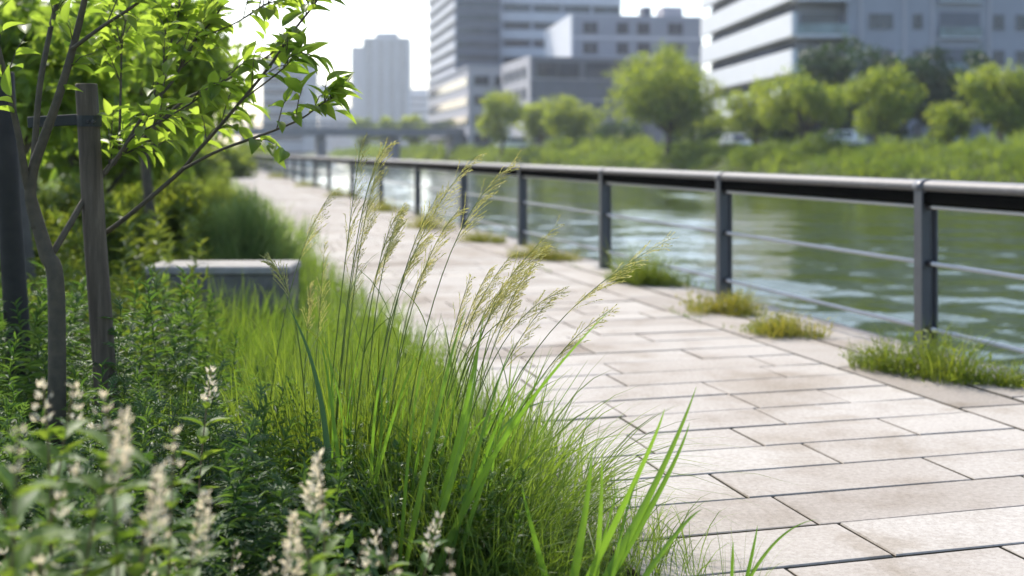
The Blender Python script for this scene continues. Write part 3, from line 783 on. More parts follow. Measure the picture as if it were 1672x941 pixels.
BR = [  # points of each limb, start/end distance, start/end radius, leafiness
    ([(52, 330), (42, 290), (34, 240), (15, 150), (0, 90), (-20, 10)], 4.6, 4.4, .017, .008, 5),
    ([(62, 372), (50, 322), (54, 278), (73, 222), (95, 160), (120, 75), (138, 0), (150, -70)], 4.6, 4.5, .0255, .010, 8),
    ([(54, 280), (64, 150), (80, 60), (93, 0), (100, -60)], 4.6, 4.9, .014, .008, 8),
    ([(118, 80), (165, 45), (225, 5), (260, -30)], 4.5, 4.4, .009, .004, 12),
    ([(85, 415), (118, 360), (137, 327), (172, 280), (200, 250), (230, 230), (300, 165), (380, 125), (440, 90), (460, 75)], 4.62, 5.1, .014, .003, 20),
    ([(140, 400), (180, 375), (225, 340), (295, 280), (320, 250), (360, 205), (435, 115), (480, 50), (515, 5), (535, -30)], 4.9, 4.45, .012, .003, 24),
    ([(300, 276), (360, 245), (430, 220), (490, 195), (525, 170), (545, 160)], 4.68, 4.45, .007, .002, 16),
    ([(185, 270), (240, 180), (280, 135), (320, 65), (350, 30), (380, -20)], 4.75, 4.8, .008, .003, 26),
    ([(195, 245), (197, 150), (200, 65), (215, -10)], 4.85, 5.0, .006, .003, 22),
    ([(172, 285), (215, 225), (260, 200), (340, 150), (400, 100)], 4.7, 4.6, .006, .002, 24),
    ([(240, 185), (270, 100), (290, 30), (300, -40)], 4.75, 4.9, .005, .002, 24),
    ([(330, 60), (380, 40), (430, 10), (470, -20)], 4.8, 4.7, .004, .002, 16),
    ([(400, 160), (440, 130), (470, 105), (490, 80)], 4.6, 4.5, .004, .002, 8),
]
lf = MB(); LP, LD, LL = [], [], []
def leaf_at(p, tg, n=1):
    for _ in range(n):
        a = rng.normal(0, 1, 3); d = a - a.dot(tg) * tg; d /= np.linalg.norm(d) + 1e-6
        d = d * .8 + tg * .6 + np.array([.2, 0, -.14]); LP.append(p); LD.append(d); LL.append(rng.uniform(.068, .115))
for lst, d0, d1, r0, r1, nl in BR:
    P = smooth_path(pts(lst, d0, d1), 6)
    mb = MB(); mb.tube(P - YT, np.linspace(r0, r1, len(P)), 8, .5); 
    L_ = np.linalg.norm(P[-1] - P[0])
    for k in range(nl):
        t = rng.uniform(.34, 1.) if nl > 8 else rng.uniform(.5, 1); i = min(int(t * (len(P) - 1)), len(P) - 2); tg = P[i + 1] - P[i]; tg /= np.linalg.norm(tg)
        if rng.random() < .62:       # a twig with several leaves
            a = rng.normal(0, 1, 3); a[1] *= 1.3; d = a - a.dot(tg) * tg; d /= np.linalg.norm(d); d = d * .7 + tg * .7 + np.array([0, 0, .15]); tl = rng.uniform(.12, .32) * (1.15 - .9 * t)
            e = P[i] + d * tl; mm = P[i] + d * tl * .5 + np.array([0, 0, .02]); tw = [P[i], mm, e]
            mb.tube(np.array(tw) - YT, [.0026, .002, .0012], 5, .5, False)
            for q in np.linspace(.2, 1, max(3, int(tl / .035))):
                x = (1 - q) ** 2 * P[i] + 2 * q * (1 - q) * mm + q * q * e; leaf_at(x, d / np.linalg.norm(d), 1)
        else: leaf_at(P[i], tg)
    leaf_at(P[-1], tg, 3)
    mb.build('branch', M['bark'], yt, True)
# spur leaves seen large at the photograph's upper branch
LP = np.array(LP); LD = np.array(LD); LL = np.array(LL)
lf.leaves(LP - YT, LD, rng.normal(0, .3, (len(LP), 3)) + (0, 0, 1), LL, LL * .47, OVATE)
lf.build('crown', M['tree_leaf'], yt)

# ------------------------------------------------------------------ background trees and shrubs
def crown_points(blobs, n, shell=.55):
    w_ = np.array([b[1] ** 2 for b in blobs]); w_ = w_ / w_.sum()
    k = rng.choice(len(blobs), n, p=w_)
    C = np.array([b[0] for b in blobs])[k]; R = np.array([b[1] for b in blobs])[k]
    d = rng.normal(0, 1, (n, 3)); d /= np.linalg.norm(d, axis=1)[:, None]
    r = R * (shell + (1 - shell) * rng.random(n)) * rng.uniform(.75, 1.08, n) * np.where(rng.random(n) < .16, rng.uniform(1., 1.4, n), 1.)
    return C + d * r[:, None] * np.array([1, 1, .85]), d
def tree(base, H, W, label, m_='tree_leaf_far', n=3600, leaf=.3, trunk=.25, trunk_h=.22, flat=1., group='trees on the far bank', bark='bark_far', name='tree', nb=26, shell=.45, cat='tree', seedtop=.0):
    global rng
    rng = np.random.default_rng(sum(ord(ch) * (i + 3) for i, ch in enumerate(label)))
    base = np.asarray(base, float)
    t = thing(name, base, label, cat, group)
    tk = MB(); z0 = H * trunk_h
    fork = np.array([rng.normal(0, .02) * H, rng.normal(0, .02) * H, z0 * 1.15])
    tk.tube([(0, 0, -.2), (0, 0, .1), fork * .55, fork], [trunk * 1.25, trunk, trunk * .82, trunk * .66], 8)
    blobs = []; skew = (rng.uniform(.9, 1.12), rng.uniform(-.05, .05))
    cz = (z0 + H) / 2; rz = (H - z0) / 2
    for k in range(nb):
        while True:
            p = rng.uniform(-1, 1, 3)
            if .15 < np.linalg.norm(p) < .84: break
        widen = 1. - .28 * max(p[2], 0) - .12 * max(-p[2], 0)
        c = np.array([p[0] * W / 2 * widen * skew[0] + skew[1] * W * p[2], p[1] * W / 2 * widen, cz + p[2] * rz * rng.uniform(.85, 1.06)])
        r = rng.uniform(.10, .25) * W * (1 if abs(p[2]) < .6 else .8); blobs.append((c, r))
        if k % 2 == 0:
            mid = fork + (c - fork) * .5 + np.array([0, 0, .06 * H]) * rng.uniform(.2, 1)
            tk.tube([fork * .92, mid, c], [trunk * .42, trunk * .25, trunk * .08], 5, .5, False)
    tk.build('trunk', M[bark], t, True)
    P, D = crown_points(blobs, n, shell)
    cr = MB(); d = rng.normal(0, .9, (n, 3)) + D * .5 + (0, 0, -.3); up = rng.normal(0, .7, (n, 3)) + D * .6 + (0, 0, .7)
    ln = rng.uniform(.6, 1.25, n) * leaf
    cr.leaves(P, d, up, ln, ln * rng.uniform(.5, .8, n), CARD)
    cr.build('crown', M[m_], t)
    return t
def far_tree(x, ytop, ybase_z, d, wpx, label, **k):
    b = px(x, 0, d); b[2] = ybase_z; H = EYE + (HY - ytop) / F * d - ybase_z
    return tree(b, H, wpx / F * d, label, **k)
far_tree(1090, 70, .75, 128, 182, 'largest broad sunlit tree standing alone on the far bank', n=13000, leaf=.36, trunk=.38, trunk_h=.18, nb=60)
far_tree(818, 148, .9, 178, 100, 'round yellow green tree leftmost of three before the slate block', n=3400, leaf=.42, trunk_h=.18)
far_tree(884, 160, .9, 184, 76, 'middle and palest of three round trees before the slate block', n=2800, leaf=.42, trunk_h=.2)
far_tree(938, 152, .9, 170, 96, 'dome shaped tree rightmost of three, behind the long white vehicles', n=3400, leaf=.42, trunk_h=.22)
far_tree(1232, 122, .95, 118, 122, 'loose sunlit tree left of its rounder neighbour before the white banded building', n=4200, leaf=.33)
far_tree(1312, 104, .95, 107, 138, 'rounded full tree at the corner of the white banded building', n=5600, leaf=.32, trunk_h=.2)
far_tree(1440, 100, .85, 98, 126, 'upright tree with a broken outline in front of the dark trees', n=4600, leaf=.3, trunk_h=.2)
far_tree(1548, 158, .9, 92, 84, 'small low tree left of the tall one at the right edge', n=2600, leaf=.28, trunk_h=.2)
far_tree(1636, 92, .8, 92, 150, 'tall spreading tree at the right edge of the far bank', n=6000, leaf=.3, trunk_h=.22)
far_tree(1740, 110, .8, 96, 130, 'tree cut off by the right edge of the view', n=3000, leaf=.32)
far_tree(1168, 175, .95, 150, 80, 'small tree tucked behind the largest one at the white bands', n=2200, leaf=.36)
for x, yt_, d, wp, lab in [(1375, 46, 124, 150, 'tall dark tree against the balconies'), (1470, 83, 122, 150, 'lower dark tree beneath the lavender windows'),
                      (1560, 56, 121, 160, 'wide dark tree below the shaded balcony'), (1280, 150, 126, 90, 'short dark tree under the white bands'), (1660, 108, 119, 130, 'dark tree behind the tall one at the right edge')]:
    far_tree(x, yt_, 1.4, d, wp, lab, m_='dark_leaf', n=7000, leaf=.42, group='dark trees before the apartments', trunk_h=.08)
for x, yt_, d, wp, lab in [(592, 192, 300, 52, 'hazy tree beyond the bridge, leftmost of the row'), (632, 186, 305, 56, 'hazy tree beyond the bridge under the grey tower'),
                      (672, 183, 300, 52, 'hazy tree beyond the bridge right of the tower'), (712, 190, 290, 56, 'hazy tree beyond the bridge below the stepped building'), (760, 196, 270, 60, 'hazy tree at the right end of the bridge')]:
    far_tree(x, yt_, 1.4, d, wp, lab, n=1300, leaf=.8, group='hazy trees beyond the bridge', trunk_h=.1)
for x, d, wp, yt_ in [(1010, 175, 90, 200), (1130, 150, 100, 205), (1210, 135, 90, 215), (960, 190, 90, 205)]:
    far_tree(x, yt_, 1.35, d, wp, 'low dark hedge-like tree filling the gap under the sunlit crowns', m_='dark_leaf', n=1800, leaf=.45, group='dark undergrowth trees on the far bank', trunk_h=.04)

# near left background: bigger trees behind the young one, shrubs along the bed
def near_tree(x, d, ytop, wpx, label, n, leaf, **k):
    b = px(x, 0, d); b[2] = 0; H = EYE + (HY - ytop) / F * d
    return tree(b, H, wpx / F * d, label, n=n, leaf=leaf, group='leafy trees behind the stake', **k)
near_tree(48, 9.0, -70, 420, 'tree with a thick grey brown trunk behind the dark stake', 4200, .11, m_='tree_leaf', trunk=.085, trunk_h=.42, bark='bark_grey', shell=.2)
near_tree(255, 12.5, -60, 380, 'bright leafy tree filling the view right of the timber stake', 5000, .13, m_='tree_leaf', trunk=.07, trunk_h=.36, bark='bark', shell=.2)
near_tree(150, 17, -20, 430, 'leafy tree farther back between the two stakes', 6000, .18, m_='tree_leaf', trunk=.09, trunk_h=.12, shell=.2)
near_tree(-40, 19, -60, 420, 'leafy tree at the far left edge of the bed', 4500, .2, m_='tree_leaf_far', trunk=.09, trunk_h=.12, shell=.2)
near_tree(235, 27, 60, 220, 'distant leafy tree above the end of the path', 3500, .22, m_='tree_leaf_far', trunk=.1, trunk_h=.12, shell=.3)
near_tree(200, 34, 20, 260, 'distant rounded tree behind the timber stake', 3500, .3, m_='tree_leaf_far', trunk=.14, trunk_h=.1, shell=.3)
near_tree(60, 36, 0, 280, 'distant tree glimpsed between the dark stake and the forking trunk', 3500, .3, m_='tree_leaf_far', trunk=.14, trunk_h=.1, shell=.3)

def shrub(x, d, ytop, wpx, label, m_='shrub', n=2600, L=(.10, .2), tm='blade', dens=1., name='shrub'):
    b = px(x, 0, d); b[2] = 0; H = EYE + (HY - ytop) / F * d; W = wpx / F * d
    t = thing(name, b, label, 'shrub', 'shrubs along the planting bed')
    mb = MB(); k = n
    d_ = rng.normal(0, 1, (k, 3)); d_[:, 2] = np.abs(d_[:, 2]); d_ /= np.linalg.norm(d_, axis=1)[:, None]
    r = rng.uniform(.35, 1.02, k) ** .8; lump = 1 + .16 * np.sin(d_[:, 0] * 7 + d_[:, 1] * 5) + .1 * np.sin(d_[:, 2] * 9 + d_[:, 0] * 4)
    P = d_ * (r * lump)[:, None] * np.array([W / 2, W / 2, H * .92])
    ln = rng.uniform(*L, k)
    if tm == 'blade':
        out = d_ * .8 + (0, 0, .8) + rng.normal(0, .3, (k, 3)); out /= np.linalg.norm(out, axis=1)[:, None]
        mb.blades(P - out * (ln * .6)[:, None], P, P + out * (ln * .5)[:, None] + (0, 0, -.0), .012 * d / 10, 3)
    else:
        mb.leaves(P, d_ + rng.normal(0, .6, (k, 3)) + (0, 0, .2), rng.normal(0, .5, (k, 3)) + (0, 0, 1), ln, ln * .4, NARROW if tm == 'narrow' else CARD)
    stm = MB()
    for q in range(14):
        a = rng.uniform(0, 6.28); e = np.array([math.cos(a) * W * .36, math.sin(a) * W * .36, H * rng.uniform(.4, .75)])
        stm.tube([(0, 0, 0), e * (.4, .4, .6), e], [.012, .008, .004], 4, .5, False)
    mb.build('foliage', M[m_], t); stm.build('stems', M['bark'], t)
    return t
shrub(395, 12.2, 316, 190, 'rounded feathery green shrub mound right behind the stone block', n=7000, L=(.12, .26), m_='mound')
shrub(270, 13.5, 300, 200, 'broader shrub left of the feathery mound under the leaves', n=7000, L=(.08, .15), m_='herb_light', tm='narrow')
shrub(120, 11.5, 300, 240, 'yellow green shrub behind the timber stake', n=5000, L=(.08, .16), m_='herb_light', tm='narrow')
shrub(-20, 10, 290, 220, 'shrub behind the blackened stake at the left edge', n=3600, L=(.08, .16), m_='herb_light', tm='narrow')
shrub(345, 21, 288, 130, 'shrub halfway along the left side of the path', n=3500, L=(.14, .3), m_='shrub')
shrub(300, 33, 262, 120, 'far shrub where the path narrows', n=2600, L=(.2, .4), m_='shrub', tm='card')
shrub(255, 20, 258, 130, 'tall shrub beyond the feathery mound', n=3200, L=(.12, .24), m_='shrub', tm='card')
for x, d, yt_, wp, lab in [(350, 60, 236, 110, 'leafy clump left of the far end of the path'), (290, 48, 225, 130, 'tall leafy clump over the far path'), (395, 95, 240, 90, 'farthest leafy clump beside the path end'), (420, 130, 236, 80, 'leafy clump near the bridge foot')]:
    shrub(x, d, yt_, wp, lab, n=1800, L=(.3, .6), m_='shrub', tm='card')

# stone block
SB = px(385, 0, 8.6); SB[2] = 0
sb = thing('stone_block', SB, 'low grey stone bench block with a sunlit top in the planting bed', 'stone block')
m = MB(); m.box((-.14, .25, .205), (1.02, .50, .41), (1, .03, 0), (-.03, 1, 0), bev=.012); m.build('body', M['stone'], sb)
m = MB(); m.box((-.14, .25, .443), (1.05, .53, .060), (1, .03, 0), (-.03, 1, 0), bev=.012); m.build('top', M['stone_top'], sb)  # sunlight put into the colour: top paler than the body

# far bank vegetation
bk = MB()
def bank(n, u, vr, L, w):
    U = rng.uniform(*u, n); Vv = vr[0] * (vr[1] / vr[0]) ** rng.random(n)
    z = np.array([zt(a, b) for a, b in zip(U, Vv)]) + .05
    P0 = U[:, None] * BX + Vv[:, None] * AX; P0[:, 2] = z
    a = rng.uniform(0, 6.28, n); lump = .35 + .9 * np.clip(np.sin(Vv * .62 + np.sin(U * .9) * 1.3) * np.sin(U * .75 + Vv * .23) + .4, 0, 1.3)
    ln = rng.uniform(*L, n) * lump; out = np.stack([np.cos(a), np.sin(a), np.zeros(n)], 1) * (ln * .4)[:, None]
    P1 = P0 + out * .4; P1[:, 2] += ln * .75; P2 = P0 + out; P2[:, 2] += ln * .85
    bk.blades(P0, P1, P2, rng.uniform(*w, n), 2)
bank(16000, (47.6, 57), (55, 150), (.25, .8), (.08, .18))
bank(9000, (47.6, 62), (120, 420), (.6, 1.3), (.2, .45))
bank(6000, (57, 78), (55, 200), (.3, .7), (.12, .25))
nc = 420
uc = 48.2 + 11 * rng.random(nc) ** 1.3; vc = 60 * (420 / 60) ** rng.random(nc)
for a, b in zip(uc, vc):
    hh = rng.uniform(.35, 1.7) ** 1.2 * (1 if b < 150 else 1.5); rr = rng.uniform(.8, 2.0) * (1 if b < 150 else 1.8); n = 110
    d_ = rng.normal(0, 1, (n, 3)); d_[:, 2] = np.abs(d_[:, 2]); d_ /= np.linalg.norm(d_, axis=1)[:, None]
    P = uv(a, b, zt(a, b) - .1) + d_ * rng.uniform(.7, 1.05, n)[:, None] * np.array([rr, rr, hh])
    o_ = d_ * .6 + (0, 0, .7) + rng.normal(0, .3, (n, 3)); ln = rng.uniform(.25, .5, n) * (1 if b < 150 else 1.7)
    bk.blades(P - o_ * ln[:, None] * .5, P, P + o_ * ln[:, None] * .5, .16 * (1 if b < 150 else 1.8), 2, var=np.clip(rng.choice([.05, .35, .65, .75]) + rng.random(n) * .3, 0, 1))
tag(bk.build('bank_grass', M['bank']), kind='stuff')
for x, d, ytop, wp, lab in [(1600, 88, 236, 150, 'rounded bank shrub under the tall right edge tree'), (1500, 94, 244, 90, 'low bank shrub right of the upright tree'), (1250, 108, 238, 110, 'bank shrub below the loose sunlit tree'),
                       (1130, 122, 232, 100, 'bank shrub right of the largest tree trunk'), (1350, 102, 216, 80, 'taller bank shrub between rounded and upright trees'), (1020, 140, 244, 110, 'bank shrub left of the largest tree trunk'), (880, 172, 250, 130, 'long low bank shrub under the white vehicles')]:
    b = px(x, 0, d); u = b @ BX; vv = b @ AX; b[2] = zt(u, vv) - .1; H = max(EYE + (HY - ytop) / F * d - b[2], .7); W = wp / F * d
    t = thing('bank_shrub', b, lab, 'shrub', 'shrubs on the far bank'); n = 900
    d_ = rng.normal(0, 1, (n, 3)); d_[:, 2] = np.abs(d_[:, 2]); d_ /= np.linalg.norm(d_, axis=1)[:, None]
    P = d_ * rng.uniform(.7, 1.05, n)[:, None] * np.array([W / 2, 1.4, H]) * (1 + .2 * np.sin(d_[:, :1] * 6 + d_[:, 1:2] * 4))
    mb = MB(); ln = rng.uniform(.2, .4, n); mb.leaves(P, d_ + rng.normal(0, .6, (n, 3)), rng.normal(0, .6, (n, 3)) + (0, 0, 1), ln, ln * .6, CARD); mb.build('foliage', M['bank'], t)

# ------------------------------------------------------------------ buildings
def block(mb, c0, ex, ey, x0, x1, y0, y1, z0, z1):
    c = c0 + ex * (x0 + x1) / 2 + ey * (y0 + y1) / 2 + np.array([0, 0, (z0 + z1) / 2])
    mb.box(c, (x1 - x0, y1 - y0, z1 - z0), ex, ey)
class Bld:
    """Corner at the near left, ex along the front, ey along the left side away from the river."""
    def __init__(s, name, corner, ang, label):
        s.o0 = np.array(corner, float); s.t = thing(name, s.o0, label, 'building'); Z = np.zeros(3)
        s.ex = np.array([math.cos(ang), math.sin(ang), 0]); s.ey = np.array([-math.sin(ang), math.cos(ang), 0]); s.Z = Z
    def part(s, name, m_, *boxes, parent=None):
        mb = MB()
        for b in boxes: block(mb, s.Z, s.ex, s.ey, *b)
        return mb.build(name, M[m_], parent or s.t)
    def window(s, x0, x1, z0, z1, side='front', fr=.12, y=0.):
        mb = MB(); gl = MB(); d = .12
        def bx(m_, a0, a1, dep0, dep1, q0, q1):
            if side == 'front': block(m_, s.Z, s.ex, s.ey, a0, a1, y + dep0, y + dep1, q0, q1)
            else: block(m_, s.Z, s.ex, s.ey, y + dep0, y + dep1, a0, a1, q0, q1)
        bx(gl, x0 + fr, x1 - fr, -.04, .05, z0 + fr, z1 - fr)
        for a in ((x0, x1, z0, z0 + fr), (x0, x1, z1 - fr, z1), (x0, x0 + fr, z0 + fr, z1 - fr), (x1 - fr, x1, z0 + fr, z1 - fr), ((x0 + x1) / 2 - fr / 2, (x0 + x1) / 2 + fr / 2, z0 + fr, z1 - fr)):
            bx(mb, a[0], a[1], -d, .05, a[2], a[3])
        w_ = mb.build('window', M['frame'], s.t); gl.build('pane', M['glass'], w_)

def zy(y, d): return EYE + (HY - y) / F * d
# right: white banded apartments
c = px(1300, 0, 140); c[2] = 1.3
B1 = Bld('apartment_building', c, .07, 'apartment block with broad white balcony bands and a lavender windowed front at upper right')
fl = 60 / F * 140; nf = 7; base = -.2
tops = [zy(20, 140) - 1.3 - fl * k for k in range(-4, 4)]      # bottom edge heights of recesses
B1.part('wall', 'lav_wall', (6.4, 46, .9, 46, 0, tops[0] + 3), (.9, 6.4, 2.6, 46, 0, tops[0] + 3))
for zb in tops:
    z0, z1 = zb - 2.75, zb
    if z0 < .2: continue
    B1.part('balcony_band', 'white_wall', (-.6, .0, -.2, 46.6, z0, z1 - .02))
    B1.part('balcony_slab', 'pale_wall', (.0, 6.3, -.3, 2.6, z0 - .22, z0 + .16))
    B1.part('balustrade', 'balustrade', (.05, 6.3, -.28, -.2, z0 + .17, z0 + 1.4))
    B1.part('window_band', 'glass', (.82, .93, 2.7, 45.8, zb + .02, zb + fl - 2.98), (1.4, 6.0, 2.5, 2.64, z0 + .3, z0 + 2.9))
    for x0, x1, h in ((9.0, 12.0, 1.9), (14.4, 15.6, 1.9), (24.2, 25.6, 1.9), (27, 30, 1.9), (33, 34.4, 1.9), (38, 41, 1.9)):
        B1.window(x0, x1, z0 + .9, z0 + .9 + h, 'front', .14, .9)
    B1.part('balcony', 'lav_wall', (17.6, 22.4, .86, .92, z0 + .2, z0 + 3.6)) if False else None
    B1.part('loggia', 'dark_wall', (17.6, 22.6, .80, .92, z0 + .2, z0 + 3.0))
    B1.part('loggia_balustrade', 'balustrade', (17.5, 22.7, .4, .5, z0, z0 + 1.25)); B1.part('loggia_slab', 'pale_wall', (17.4, 22.8, .3, .9, z0 - .2, z0 - .01))
for x in (7.9, 13.2, 16.6, 23.6, 31.6): B1.part('pilaster', 'mid_wall', (x, x + .35, .72, .9, 0, tops[0] + 3))

# tower pair behind
c = px(742, 0, 255); c[2] = 1.3
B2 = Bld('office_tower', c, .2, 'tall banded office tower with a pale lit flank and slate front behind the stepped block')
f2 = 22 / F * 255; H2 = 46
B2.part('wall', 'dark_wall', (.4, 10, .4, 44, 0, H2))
nn = int(H2 / f2)
for k in range(nn):
    z = 2 + k * f2
    B2.part('spandrel', 'pale_wall', (0, .42, .0, 44, z, z + f2 * .55))
    B2.part('window_band', 'glass', (.6, 9.8, .28, .42, z + f2 * .1, z + f2 * .55))
c = px(814, 0, 262); c[2] = 1.3
B3 = Bld('office_tower', c, .2, 'wide office tower with horizontal pale bands beside the slate front')
f3 = 29 / F * 262
B3.part('wall', 'grey_wall', (0, 28, .4, 30, 0, zy(-40, 262)))
for k in range(9):
    z = zy(150, 262) - 1.3 + k * f3
    B3.part('spandrel', 'pale_wall', (0, 28.05, .0, .42, z, z + f3 * .5))
    for q in range(4): B3.part('window_band', 'glass', (1.2 + q * 6.8, 7.2 + q * 6.8, .3, .42, z + f3 * .55, z + f3 * .95))
# mid block with the white gable
c = px(936, 0, 215); c[2] = 1.3
B4 = Bld('apartment_building', c, .13, 'mid height block with a bright white end wall and rooftop boxes')
Ht = zy(24, 215) - 1.3
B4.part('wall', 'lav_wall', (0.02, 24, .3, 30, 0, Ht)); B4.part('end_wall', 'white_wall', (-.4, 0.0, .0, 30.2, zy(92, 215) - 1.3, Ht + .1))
B4.part('roof_box', 'dark_wall', (13.5, 15.2, 3, 6, Ht, Ht + 2.0)); B4.part('roof_box', 'mid_wall', (17.6, 21.4, 4, 9, Ht, Ht + 2.2))
for z in (zy(55, 215), zy(88, 215), zy(120, 215), zy(152, 215)):
    z -= 1.3
    for x0, x1 in ((1.8, 4.6), (8.0, 10.2), (11.8, 14.2), (17.5, 20.4)): B4.window(x0, x1, z, z + 2.2, 'front', .16, .3)
    B4.part('sill_band', 'pale_wall', (0.05, 23.95, .18, .3, z - .9, z - .45))
# slate podium
c = px(868, 0, 200); c[2] = 1.3
B5 = Bld('office_block', c, .21, 'low slate coloured block with a pale lit side behind the three round trees')
H5 = zy(92, 200) - 1.3
B5.part('wall', 'dark_wall', (0.02, 20, .2, 24, 0, H5)); B5.part('side_wall', 'mid_wall', (-.3, 0, .0, 24, 0, H5 + .15))  # side wall coloured paler than the front to make it look sunlit
for z in (zy(125, 200), zy(160, 200), zy(192, 200)):
    z -= 1.3; B5.part('ledge', 'grey_wall', (0.05, 20, .08, .2, z - .5, z - .2))
    for yy in (3, 8, 13, 18): B5.window(yy, yy + 3, z, z + 1.9, 'side', .12, -.3)
for x0, x1, y_ in ((.8, 8.4, 128), (9.2, 18.5, 128), (13, 17, 160)):
    B5.window(x0, x1, zy(y_, 200) - 1.3, zy(y_, 200) + (1.6 if y_ < 150 else .2), 'front', .12, .2)
# stepped pale block
c = px(765, 0, 225); c[2] = 1.3
B6 = Bld('office_block', c, .195, 'stepped pale block with ribbon windows at the foot of the tower')
H6 = zy(110, 225) - 1.3
B6.part('wall', 'mid_wall', (0.02, 9, .2, 60, 0, H6)); B6.part('roof', 'grey_wall', (-.2, 9.1, .0, 60, H6, H6 + .4))
for k in range(4):
    z = H6 - 3.4 - k * 3.7
    if z < 0: break
    B6.part('window_band', 'glass', (-.12, .02, 1.0, 58, z, z + 1.7))
    for x in (1., 5): B6.window(x, x + 3., z, z + 1.9, 'front', .12, .2)
# far hazy towers
c = px(592, 0, 980); c[2] = 1.3
B7 = Bld('apartment_tower', c, .02, 'hazy grey apartment tower standing alone over the river bend')
H7 = zy(64, 980); B7.part('wall', 'far_wall', (0, 38, 0, 30, 0, H7)); B7.part('roof_box', 'far_wall', (10, 28, 6, 24, H7, zy(55, 980))); B7.part('wing', 'mid_wall', (-10, -.02, 5, 30, 0, zy(78, 980)))
for k in range(19):
    for x0 in (2.5, 12, 21, 29.5): B7.part('window_band', 'glass', (x0, x0 + 6, -.25, .02, 5 + k * 4.6, 7.4 + k * 4.6))
c = px(630, 0, 1060); c[2] = 1.3
B8 = Bld('far_building', c, .0, 'pale hazy building low behind the grey tower'); B8.part('wall', 'pale_wall', (0, 53, 0, 30, 0, zy(148, 1060))); B8.part('roof_box', 'pale_wall', (-20, -.1, 3, 30, 0, zy(165, 1060)))
for k in range(8): B8.part('window_band', 'glass', (2, 51, -.3, .02, 4 + 6 * k, 6.6 + 6 * k))
c = px(428, 0, 560); c[2] = 1.3
B9 = Bld('office_block', c, -.05, 'bluish building half hidden behind the young tree branch'); B9.part('wall', 'far_wall', (0, 20, 0, 30, 0, zy(100, 560)))
for k in range(7): B9.part('window_band', 'glass', (1, 19, -.25, .02, 5 + 5.4 * k, 8 + 5.4 * k))
c = px(520, 0, 1100); c[2] = 1.3
B10 = Bld('far_building', c, 0, 'faint narrow building between the branch tips and the grey tower'); B10.part('wall', 'far_wall', (0, 13, 0, 28, 0, zy(140, 1100))); B10.part('annexe', 'far_wall', (13.1, 38, 6, 30, 0, zy(178, 1100)))

# bridge
BV = 228
b0 = uv(-6, BV, 0); br = thing('bridge', b0, 'long grey bridge crossing the river below the towers', 'bridge')
m = MB(); zd = 4.3
m.box(uv(28, BV, zd + .75) - b0, (82, 7, 1.5), BX, AX); m.build('deck', M['bridge'], br)
m = MB(); 
for dv in (-3.45, 3.45):
    m.box(uv(28, BV + dv, zd + 2.55) - b0, (82, .12, .14), BX, AX); m.box(uv(28, BV + dv, zd + 1.95) - b0, (82, .08, .08), BX, AX)
    for k in range(55): m.box(uv(-12 + k * 1.5, BV + dv, zd + 2.) - b0, (.09, .09, 1.0), BX, AX)
m.build('parapet', M['bridge_steel'], br)
for u in (10, 24, 38):
    m = MB(); m.box(uv(u, BV, 1.3) - b0, (1.6, 5.4, 6.0), BX, AX, bev=.3); m.build('pier', M['bridge'], br)
for u in (-2, 54):
    m = MB(); m.box(uv(u, BV, 1.6) - b0, (10, 6.6, 5.3), BX, AX); m.build('abutment', M['bridge'], br)

